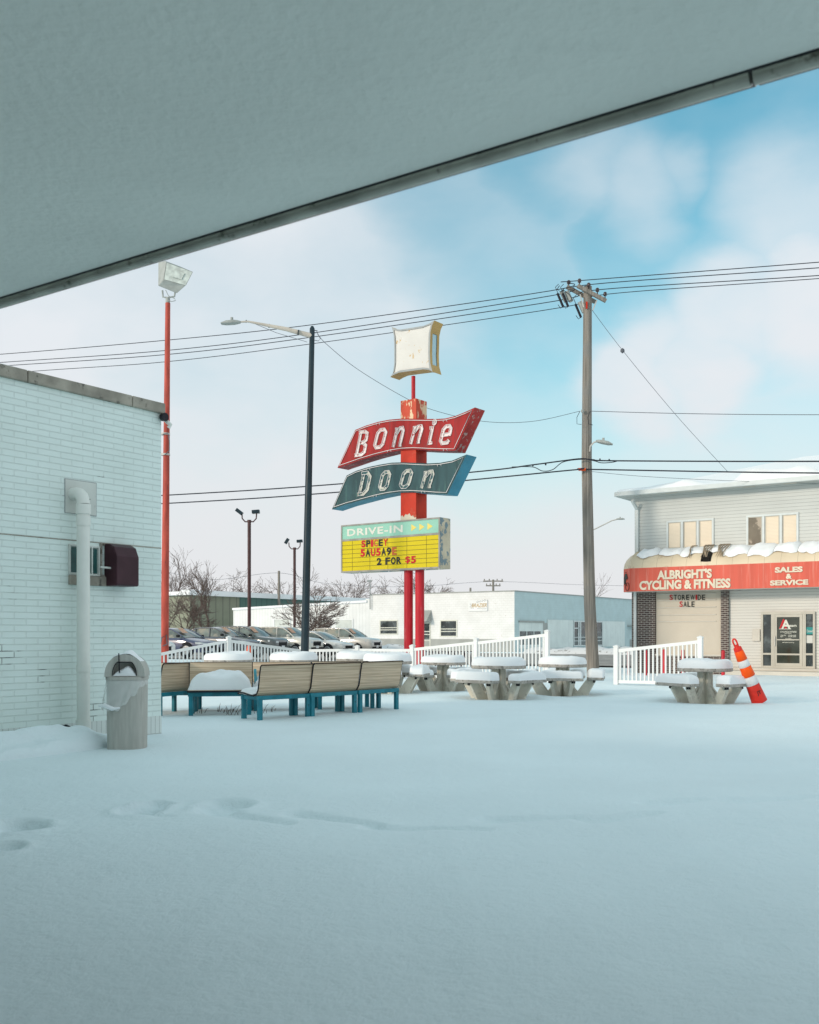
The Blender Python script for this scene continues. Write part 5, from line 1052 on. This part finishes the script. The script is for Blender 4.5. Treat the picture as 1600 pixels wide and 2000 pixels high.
# ---------------------------------------------------------------- white workshop across the road
def workshop():
    K = Vector(((1005-HU)/F*90, 90, 0)); FL = Wall(K, B, -A); FR = Wall(K, A, B)      # left face: s negative; right face: s positive
    t = thing('workshop', 'long low white block workshop with shade-toned side across the road', 'building', K)
    zt = 5.22; zb = -.3; g0 = .28; sL = FL.s_(724); m = MB(); m.frame_box(K+B*sL+UP*zb, B*(-sL), A*38, UP*(zt-zb)); o = m.build('wall', [M['block'], M['block_shade']], t)
    for p in o.data.polygons:
        if abs(p.normal.dot(B)) > .7: p.material_index = 1
    m = MB(); FL.box(m, sL, .0, zt, zt+.10, -.25, .05); FR.box(m, -.05, 14, zt, zt+.10, -.25, .05); FR.box(m, 14, 38, zt-.0, zt+.07, -.25, .12); m.build('coping', M['greybase'], t)
    m = MB(); FL.box(m, sL, 0, zb, 1.02, 0, .03); m.build('plinth', M['greybase'], t); m = MB(); FR.box(m, 26, 38, zb, .9, 0, .03); m.build('plinth', M['greybase'], t)
    for (u0, u1, v0, v1) in ((742, 777.5, 1211, 1239.5), (860, 893.5, 1211, 1244)):
        a, b, z0, z1 = FL.rect(u0, u1, v0, v1); m = MB(); FL.frame(m, a, b, z0, z1, .10, 0, .05); h = z1-z0
        for q in (.30, .45): FL.box(m, a+.1, b-.1, z0+h*q, z0+h*q+.07, 0, .045)
        wf = m.build('window', M['offwhite'], t); m = MB(); FL.box(m, a+.1, b-.1, z0+.1, z1-.1, .0, .02); m.build('pane', M['glass_dark'], wf)
    a, b, z0, z1 = FL.rect(826, 841.5, 1216, 1264); m = MB(); FL.frame(m, a, b, z0, z1, .09, 0, .06)
    for q in (.25, .5, .62): FL.box(m, a+.09, b-.09, z0+(z1-z0)*q, z0+(z1-z0)*q+.08, 0, .05)
    dr = m.build('door', M['offwhite'], t); m = MB(); FL.box(m, a+.09, b-.09, z0+.09, z1-.09, 0, .025); m.build('pane', M['glass_dark'], dr)
    a, b, z0, z1 = FL.rect(821, 843, 1192, 1214); m = MB(); D_ = .9; v = [FL.at(a, z1, .01), FL.at(b, z1, .01), FL.at(b, z0, D_), FL.at(a, z0, D_), FL.at(a, z0, .01), FL.at(b, z0, .01)]; m.add(v, [(0, 1, 2, 3), (1, 5, 2), (0, 3, 4), (3, 2, 5, 4)]); m.build('door_hood', M['greybase'], t)
    # sign
    a, b, z0, z1 = FL.rect(916, 953, 1171.5, 1193.5); sb = thing('wall_sign', 'white motorsport sign with chequered flag on the block wall', 'sign', FL.at(a, z0, .05)); m = MB(); FL.box(m, a, b, z0, z1, .03, .09); pn = m.build('board', M['vinyl'], sb)
    m = MB(); FL.text(m, 'BRAZIER', 921, 951, 1178.5, 1186, .10, bold=.01, shear=.35); m.build('lettering', M['gold'], pn); m = MB(); FL.text(m, 'Motorsports', 932, 951, 1187.5, 1190, .10, bold=.0, shear=.3)
    w = b-a; h = z1-z0
    for i in range(9):
        for j in range(3):
            if (i+j) % 2: x = a+w*(.42+.06*i); z = z0+h*(.72+.018*i+.06*j); FL.box(m, x, x+w*.05, z, z+h*.05, .09, .096)
    for i in range(4):
        for j in range(4):
            if (i+j) % 2: x = a+w*(.08+.05*i); z = z0+h*(.22+.12*j); FL.box(m, x, x+w*.04, z, z+h*.08, .09, .096)
    m.build('flag_print', M['sgrey'], pn)
    # right face: roller door, cladding, glazing
    a, b, z0, z1 = FR.rect(1014, 1060, 1216, 1272); z0 = g0-.1; m = MB(); FR.box(m, a, b, z0, z1, .0, .03); rd = m.build('roller_door', M['panel_v'], t); m = MB(); 
    w = (b-a)/3.3
    for i in range(3): FR.box(m, a+.1+w*i, a+w*(i+1)-.05, FR.z(1036, 1259), FR.z(1036, 1233), .03, .04)
    m.build('door_light', M['glass_dark'], rd); m = MB(); FR.box(m, a-.1, b+.15, z1, z1+.15, 0, .12); FR.box(m, b, b+.9, z0, z1, 0, .02); m.build('door_lintel', M['greybase'], t)
    for (u0, u1) in ((1068.5, 1118), (1176, 1219)):
        a, b, z0, z1 = FR.rect(u0, u1, 1210, 1270); z1 = FR.z(1118, 1211.5); m = MB(); FR.box(m, a, b, g0-.1, z1, 0, .10); m.build('cladding', M['panel_v'], t)
    a, b = FR.s_(1119), FR.s_(1175.5); z1 = FR.z(1118, 1212); m = MB(); FR.frame(m, a, b, g0, z1, .12, 0, .12)
    for u in (1128, 1131.5, 1153): s = FR.s_(u); FR.box(m, s, s+.22, g0, z1, 0, .11)
    for q in (.2, .34): FR.box(m, a, b, g0+(z1-g0)*q, g0+(z1-g0)*q+.06, 0, .10)
    FR.box(m, a, FR.s_(1130), FR.z(1125, 1228), FR.z(1125, 1226), 0, .11)
    sf = m.build('shopfront', M['winframe'], t); m = MB(); FR.box(m, a+.12, b-.12, g0+.12, z1-.12, 0, .04); m.build('pane', M['glass_dark'], sf)
    m = MB(); a, b, z0, z1 = FR.rect(1225, 1245, 1222, 1224); FR.box(m, a, b, z0, z1, 0, .6); m.build('canopy_rail', M['greybase'], t)
    # low rear wing
    s1 = FL.s_(714); s0 = FL.s_(452); w_ = thing('low_garage', 'lower white ribbed garage wing left of the workshop', 'building', FL.at(s1, 0)); m = MB()
    q = [FL.at(s1, zb, -.3), FL.at(s0, zb, -.3)]; z_1, z_0 = FL.z(714, 1176), FL.z(452, 1191); T = [FL.at(s1, z_1, -.3), FL.at(s0, z_0, -.3)]; ba = A*16
    m.add([q[0], q[1], T[1], T[0], q[0]+ba, q[1]+ba, T[1]+ba, T[0]+ba], [(0, 1, 2, 3), (4, 7, 6, 5), (0, 3, 7, 4), (1, 5, 6, 2), (3, 2, 6, 7), (0, 4, 5, 1)]); m.build('wall', M['ribbed'], w_)
    m = MB(); m.bar(T[0]+UP*.08-A*.02, T[1]+UP*.08-A*.02, .3, .22); m.build('roof_edge', M['snowcap'], w_)
    m = MB(); FL.box(m, s1-.2, sL, zb, 4.9, -2, -.28); m.build('side_wall', M['ribbed'], w_)
    for (u0, u1, v0) in ((653, 685, 1211), (533, 563, 1210), (620, 640, 1213)):
        a, b, z0, z1 = FL.rect(u0, u1, v0, 1262); m = MB(); FL.box(m, a, b, -.1, z1, -.3, -.26); m.build('garage_door', M['gwhite'], w_); m = MB(); FL.frame(m, a-.1, b+.1, -.1, z1+.12, .12, -.3, -.22); m.build('door_frame', M['vinyl'], w_)
    # roof lamp mast
    c = FL.px(723, 1190, .2); t2 = thing('roof_mast', 'slim mast with small lamp rising beside the workshop roof', 'mast', c); m = MB(); m.tube([c, FL.px(723, 1138, .2)], .05, 6); m.build('pole', M['sgrey'], t2); m = MB(); m.box(FL.px(722, 1135, .2), (.45, .3, .2)); m.build('lamp_head', M['sgrey'], t2)
workshop()
def warehouse():
    K = Vector(((371-HU)/F*112, 112, 0)); FR = Wall(K, A, B); FL = Wall(K, B, -A); t = thing('warehouse', 'olive and teal corrugated metal warehouse with snowy roof behind the cars', 'building', K); H = FR.z(371, 1162)
    m = MB(); s1 = FR.s_(468); FR.box(m, 0, s1, -.3, H, -60, 0); m.build('wall', M['olive_a'], t); m = MB(); FR.box(m, s1, 140, -.3, H-.02, -60, 0.02); m.build('teal_wall', M['tealmetal'], t)
    m = MB(); FR.box(m, -.5, 140, H-.02, H+.55, -.8, .5); FL.box(m, -60, .3, H-.02, H+.4, -.8, .4); m.build('roof_edge', M['snowcap'], t); m = MB(); FR.box(m, -.5, 140, H, H+.3, -60, -.5); m.build('roof', M['snowcap'], t)
warehouse()
# ---------------------------------------------------------------- far poles
def far_pole(u, vt, vb, Y, label, arms=2):
    b = P(u, vb, Y); t = thing('utility_pole', label, 'utility pole', Vector((b.x, b.y, 0)), 0, 'distant utility poles'); m = MB(); m.tube([Vector((b.x, b.y, -.2)), P(u, vt, Y)], [.2, .14], 8); m.build('pole', M['pwood'], t)
    for k in range(arms): m = MB(); p = P(u, vt+3+k*9, Y); w = 1.35 if k == 0 else 1.0; m.box(p, (2*w, .15, .16)); [m.lathe(p+Vector((x, 0, .1)), [(.07, 0), (.07, .2)], 6) for x in (-w*.9, -w*.4, w*.4, w*.9)]; m.build('crossarm', M['pwood'], t)
far_pole(963.5, 1132, 1240, 140, 'distant utility pole with two crossarms above the workshop roof')
far_pole(545, 1115, 1240, 122, 'plain distant wooden pole rising among the bare trees', 0)
far_pole(919, 1148, 1240, 150, 'stubby pole top just showing over the workshop roof', 0)
# ---------------------------------------------------------------- bare trees
def bare_tree(name, label, u, Y, vt, vb, spread, seed, trunk_h=.22, levels=6, fan=.55, stems=1, group='bare winter trees', thin=.011, kids=(3, 3, 3, 3, 3, 2)):
    r = random.Random(seed); b = P(u, vb, Y); b.z = max(0, b.z) if b.z > 2 else 0; H = P(u, vt, Y).z-b.z; t = thing(name, label, 'tree', b, 0, group)
    tr = MB(); cr = MB(); r0 = H*.024
    def grow(p, d, L_, rad, lv, mb):
        n = 3; pts = [p]; dd = d.copy(); q = p
        for i in range(n):
            dd = (dd+Vector((r.uniform(-1, 1), r.uniform(-1, 1), r.uniform(-.4, .7)))*.13).normalized(); q = q+dd*(L_/n); pts.append(q)
        rr = [max(thin*.6, rad*(1-.45*i/n)) for i in range(n+1)]; mb.tube(pts, rr, 8 if lv == 0 else (5 if lv < 3 else 3), caps=False)
        if lv >= levels: return
        k = kids[min(lv, len(kids)-1)]
        for i in range(k):
            fr = 1 if i == 0 else r.uniform(.35, 1); st = pts[min(n, max(1, int(fr*n+.5)))]; a = r.uniform(0, 6.283); sp = fan*r.uniform(.55, 1.25)
            x = dd.orthogonal().normalized(); y = dd.cross(x); nd = (dd*math.cos(sp)+(x*math.cos(a)+y*math.sin(a))*math.sin(sp)*Vector((1, 1, 1)).x); nd.x *= spread; nd.y *= spread; nd.z += .12; nd.normalize()
            grow(st, nd, L_*r.uniform(.62, .86), max(thin, rad*.58), lv+1, cr)
    for s in range(stems):
        d = Vector((r.uniform(-.12, .12), 0, 1)) if stems == 1 else Vector((r.uniform(-.7, .7)*spread, r.uniform(-.4, .4), 1)); grow(b-UP*.2, d.normalized(), H*trunk_h*(1.42 if stems == 1 else 1.5), r0, 0, tr)
    tr.build('trunk', M['bark'], t); cr.build('crown', M['twig'], t); return t
bare_tree('bare_tree', 'dense spreading bare crab apple behind the silver cars', 601, 78, 1138, 1240, 1.5, 11, .23, 7, .55, 1, thin=.015, kids=(6, 3, 3, 3, 3, 2, 2))
bare_tree('bare_tree', 'slim upright bare tree in front of the olive warehouse', 408, 92, 1122, 1235, 1.0, 12, .30, 6, .5, 1, thin=.014)
bare_tree('bare_tree', 'tall bare tree behind the olive warehouse roof', 372, 135, 1100, 1240, 1.2, 13, .26, 6, .5, thin=.022, kids=(4, 3, 3, 3, 3, 2))
bare_tree('bare_tree', 'bare tree close to the red floodlight pole', 335, 128, 1112, 1240, 1.2, 14, .26, 6, .5, thin=.022, kids=(4, 3, 3, 3, 3, 2))
bare_tree('bare_tree', 'shrubby bare tree low against the olive wall', 352, 88, 1168, 1235, 1.5, 15, .25, 6, .6, 3, thin=.016)
bare_tree('bare_tree', 'leaning bare tree left of the plain wooden pole', 512, 132, 1118, 1240, 1.6, 16, .25, 6, .6, thin=.022, kids=(4, 3, 3, 3, 2, 2))
bare_tree('bare_tree', 'bare tree right of the plain wooden pole', 560, 132, 1122, 1240, 1.5, 17, .25, 6, .6, thin=.022, kids=(4, 3, 3, 3, 2, 2))
bare_tree('bare_tree', 'small round bare tree above the low garage roof', 687, 190, 1148, 1240, 1.3, 18, .3, 6, .6, thin=.03, kids=(5, 3, 3, 3, 2, 2))
bare_tree('bare_tree', 'bare treetop behind the workshop left of the sign posts', 775, 210, 1146, 1240, 1.6, 19, .3, 6, .6, thin=.032, kids=(5, 3, 3, 3, 2, 2))
bare_tree('bare_tree', 'bare treetop behind the workshop right of the sign posts', 835, 205, 1141, 1240, 1.6, 20, .3, 6, .6, thin=.034, kids=(5, 3, 3, 3, 3, 2))
bare_tree('bare_tree', 'tiny distant bare tree above the shade-toned workshop side', 1165, 170, 1158, 1240, .9, 21, .30, 5, .45, thin=.016)
bare_tree('bare_tree', 'bare tree between the two lamp posts of the car lot', 440, 140, 1128, 1240, 1.5, 22, .25, 6, .6, thin=.024, kids=(4, 3, 3, 3, 2, 2))
# ---------------------------------------------------------------- parked cars
def make_car(kind, label, paint, u_front, Y, dz, head=25, sticker=True, L_=4.65, name=None):
    suv = kind != 'sedan'; t = thing(name or 'parked_car', label, 'car', (0, 0, 0), 0, 'cars parked in the lot'); hb = L_/2
    if not suv: st = [(hb, .58, .62), (hb-.06, .70, .74), (hb-.30, .77, .86), (hb-.9, .87, .90), (1.15, .96, .91), (.4, .97, .915), (-.9, 1.0, .915), (-1.75, 1.05, .90), (-hb+.25, 1.06, .86), (-hb, .95, .76)]
    else: st = [(hb, .70, .66), (hb-.05, .88, .80), (hb-.22, .98, .88), (hb-.8, 1.05, .92), (1.2, 1.10, .93), (.4, 1.10, .93), (-.9, 1.13, .93), (-1.8, 1.16, .92), (-hb+.12, 1.16, .88), (-hb, 1.05, .82)]
    zb = .26 if suv else .22; rows = []
    for x, zt, w in st:
        b0 = zb+(.12 if abs(x) > hb-.1 else 0); rows.append([Vector((x, y*w, z)) for y, z in ((-.86, b0), (-.97, b0+.10), (-1.0, b0+(zt-b0)*.45), (-.985, b0+(zt-b0)*.78), (-.93, zt-.03), (-.80, zt+.005), (-.4, zt+.025), (0, zt+.03), (.4, zt+.025), (.80, zt+.005), (.93, zt-.03), (.985, b0+(zt-b0)*.78), (1.0, b0+(zt-b0)*.45), (.97, b0+.10), (.86, b0), (-.86, b0))])
    m = MB(); m.grid(rows); m.add(rows[0], [tuple(range(len(rows[0])-1))], True); m.add(rows[-1], [tuple(range(len(rows[0])-1))], True); body = m.build('body', paint, t, merge=True)
    # greenhouse
    belt = (1.08 if suv else .96); rz = (1.66 if suv else 1.44)
    gs = ([(1.25, belt, .80, .80), (.85, belt+.30, .83, .72), (.42, rz-.05, .84, .64), (0, rz-.005, .85, .63), (-1.0, rz, .85, .63), (-1.75, rz-.05, .84, .62), (-2.0, rz-.22, .83, .66), (-2.22, belt+.02, .80, .78)] if suv else
          [(1.22, belt, .78, .78), (.80, belt+.24, .81, .72), (.34, rz-.05, .83, .64), (-.1, rz, .84, .62), (-.7, rz-.01, .84, .62), (-1.15, rz-.09, .83, .64), (-1.55, belt+.20, .81, .70), (-1.95, belt+.06, .76, .76)])
    lo = [[Vector((x, -wb, belt-.03)), Vector((x, -(wt+.04), zt-.04)), Vector((x, -wt+.10, zt)), Vector((x, 0, zt+.02)), Vector((x, wt-.10, zt)), Vector((x, wt+.04, zt-.04)), Vector((x, wb, belt-.03))] for x, zt, wb, wt in gs]
    g = MB(); r = MB(); n = len(lo)
    for i in range(n-1):
        roof = 2 <= i <= n-4 if suv else 2 <= i <= 4
        for j in range(6):
            q = [lo[i][j], lo[i+1][j], lo[i+1][j+1], lo[i][j+1]]; (r if (roof and 1 <= j <= 4) else g).add(q, [(0, 1, 2, 3)], True)
    g.build('windows', M['carglass'], t, merge=True); r.build('roof', paint, t, merge=True)
    p = MB()
    for sy in (-1, 1):
        pr = [Vector((x, sy*(wt+.035), zt-.025)) for x, zt, wb, wt in gs]; p.tube(pr, .035, 6)
        for x0 in ((.05, -1.0, -1.7) if suv else (-.02, -.95)):
            ws = .64; p.tube([Vector((x0+.06, sy*.85, belt)), Vector((x0-.03, sy*(ws+.04), rz-.04))], .035, 6)
    p.build('pillar', paint, t)
    for sx in (1, -1):
        for sy in (-1, 1):
            c = Vector((sx*(1.40 if not suv else 1.36), sy*.80, .34)); R = Matrix(((1, 0, 0), (0, 0, sy), (0, -sy if False else 1, 0))); R = Matrix.Rotation(-sy*math.pi/2, 3, 'X')
            k = MB(); k.lathe(c, [(.10, -.09), (.30, -.09), (.345, -.06), (.345, .10), (.32, .13), (.22, .135), (.10, .12)], 26, axis=R); w = k.build('wheel', M['tyre'], t)
            k = MB(); k.lathe(c, [(.05, .15), (.225, .128), (.235, .140), (.20, .145), (.05, .142)], 20, axis=R)
            for a in range(5): an = a*2*math.pi/5; k.bar(c+R @ Vector((0, 0, .15)), c+R @ Vector((.21*math.cos(an), .21*math.sin(an), .145)), .05, .03, up=Vector((0, 1, .01)))
            k.build('rim', M['rim'], w); k = MB(); k.lathe(Vector((c.x, sy*(.895 if not suv else .91), c.z)), [(.02, 0), (.40, 0), (.41, .012), (.02, .013)], 26, axis=R); k.build('wheel_arch', M['rubber'], t)
    f = MB(); zf = .62 if not suv else .78
    for sy in (-1, 1): f.add([Vector((hb-.10, sy*.80, zf-.02)), Vector((hb+.012, sy*.52, zf-.03)), Vector((hb-.02, sy*.50, zf+.09)), Vector((hb-.30, sy*.84, zf+.13))], [(0, 1, 2, 3)])
    for sy in (-1, 1):
        k = MB(); vs = [Vector((hb+.004, sy*.46, zf-.04)), Vector((hb-.04, sy*.66, zf-.02)), Vector((hb-.38, sy*.90, zf+.02)), Vector((hb-.42, sy*.895, zf+.13)), Vector((hb-.12, sy*.72, zf+.10)), Vector((hb-.0, sy*.46, zf+.05))]; k.add([v+Vector((.02, sy*.012, 0)) for v in vs]+vs, [(0, 1, 2, 3, 4, 5)]+[(i, (i+1) % 6, 6+(i+1) % 6, 6+i) for i in range(6)]); k.build('headlight', M['headlight'], t)
    k = MB(); k.box((hb-.015, 0, zf-.10), (.06, .84, .20)); gr = k.build('grille', M['rubber'], t, bevel=.02); k = MB(); k.box((hb-.03, 0, zb+.17), (.08, 1.30, .16)); k.build('bumper_intake', M['rubber'], t, bevel=.02)
    k = MB(); k.box((hb+.022, 0, zf-.26), (.012, .30, .15)); k.build('number_plate', M['plate'], t)
    if kind == 'jeep':
        for i in range(7): k = MB(); k.box((hb+.02, -.36+.12*i, zf-.04), (.02, .055, .20)); k.build('grille_slot', M['rubber'], gr)
    for sy in (-1, 1): k = MB(); k.box((.95, sy*.99, belt+.08), (.14, .20, .13)); k.build('mirror', M['rubber'] if kind != 'jeep' else paint, t, bevel=.04)
    k = MB()
    for sy in (-1, 1): k.box((0, sy*.905, zb+.02), (2.1, .05, .10))
    k.build('sill', M['rubber'], t)
    if sticker: k = MB(); y0, y1 = -.66, -.22; x = lambda q: (.95-.36*q); zq = lambda q: belt+.22+(.27 if suv else .22)*q; k.add([Vector((x(0)+.04, y0, zq(0)+.02)), Vector((x(0)+.04, y1, zq(0)+.02)), Vector((x(1)+.04, y1+.02, zq(1)+.04)), Vector((x(1)+.04, y0+.04, zq(1)+.04))], [(0, 1, 2, 3)]); k.build('price_sticker', M['sticker'], t)
    h = math.radians(-head); fw = Vector((math.cos(h), math.sin(h), 0)); rt = Vector((fw.y, -fw.x, 0))   # rightmost point: front left corner
    tip = Vector(((u_front-HU)/F*Y, Y, 0)); c = tip-fw*hb+rt*.72; t.location = (c.x, c.y, dz); t.rotation_euler = (0, 0, h); return t
silver = carpaint('silver', (.50, .48, .44)); white = carpaint('white', (.62, .61, .58)); jeepw = carpaint('cream', (.58, .56, .50)); dark = carpaint('dark', (.05, .06, .06)); navy = carpaint('navy', (.045, .05, .11)); black = carpaint('graphite', (.07, .075, .09))
make_car('suv', 'silver crossover parked furthest right beside the ploughed snow heap', silver, 747, 64, .17, 25)
make_car('sedan', 'white hatchback parked second from the right with dark grille', white, 694, 60.5, .16, 27, sticker=False)
make_car('jeep', 'white off-roader with slotted grille behind the dark street lamp pole', jeepw, 632, 58.5, .20, 25, L_=4.5)
make_car('suv', 'dark grey minivan parked left of the off-roader', dark, 566, 56.5, .22, 24, L_=4.8)
make_car('sedan', 'graphite saloon with bright window trim behind the railing peak', black, 512, 55, .36, 25)
make_car('sedan', 'navy blue saloon parked nearest the red pole', navy, 432, 52, .30, 25)
make_car('suv', 'dark car whose pale grille pokes out behind the red pole', white, 343, 47, .10, 25, sticker=False)
make_car('sedan', 'crimson car roof glimpsed behind the navy saloon', M['pinkcar'], 352, 70, .75, 10, sticker=False)
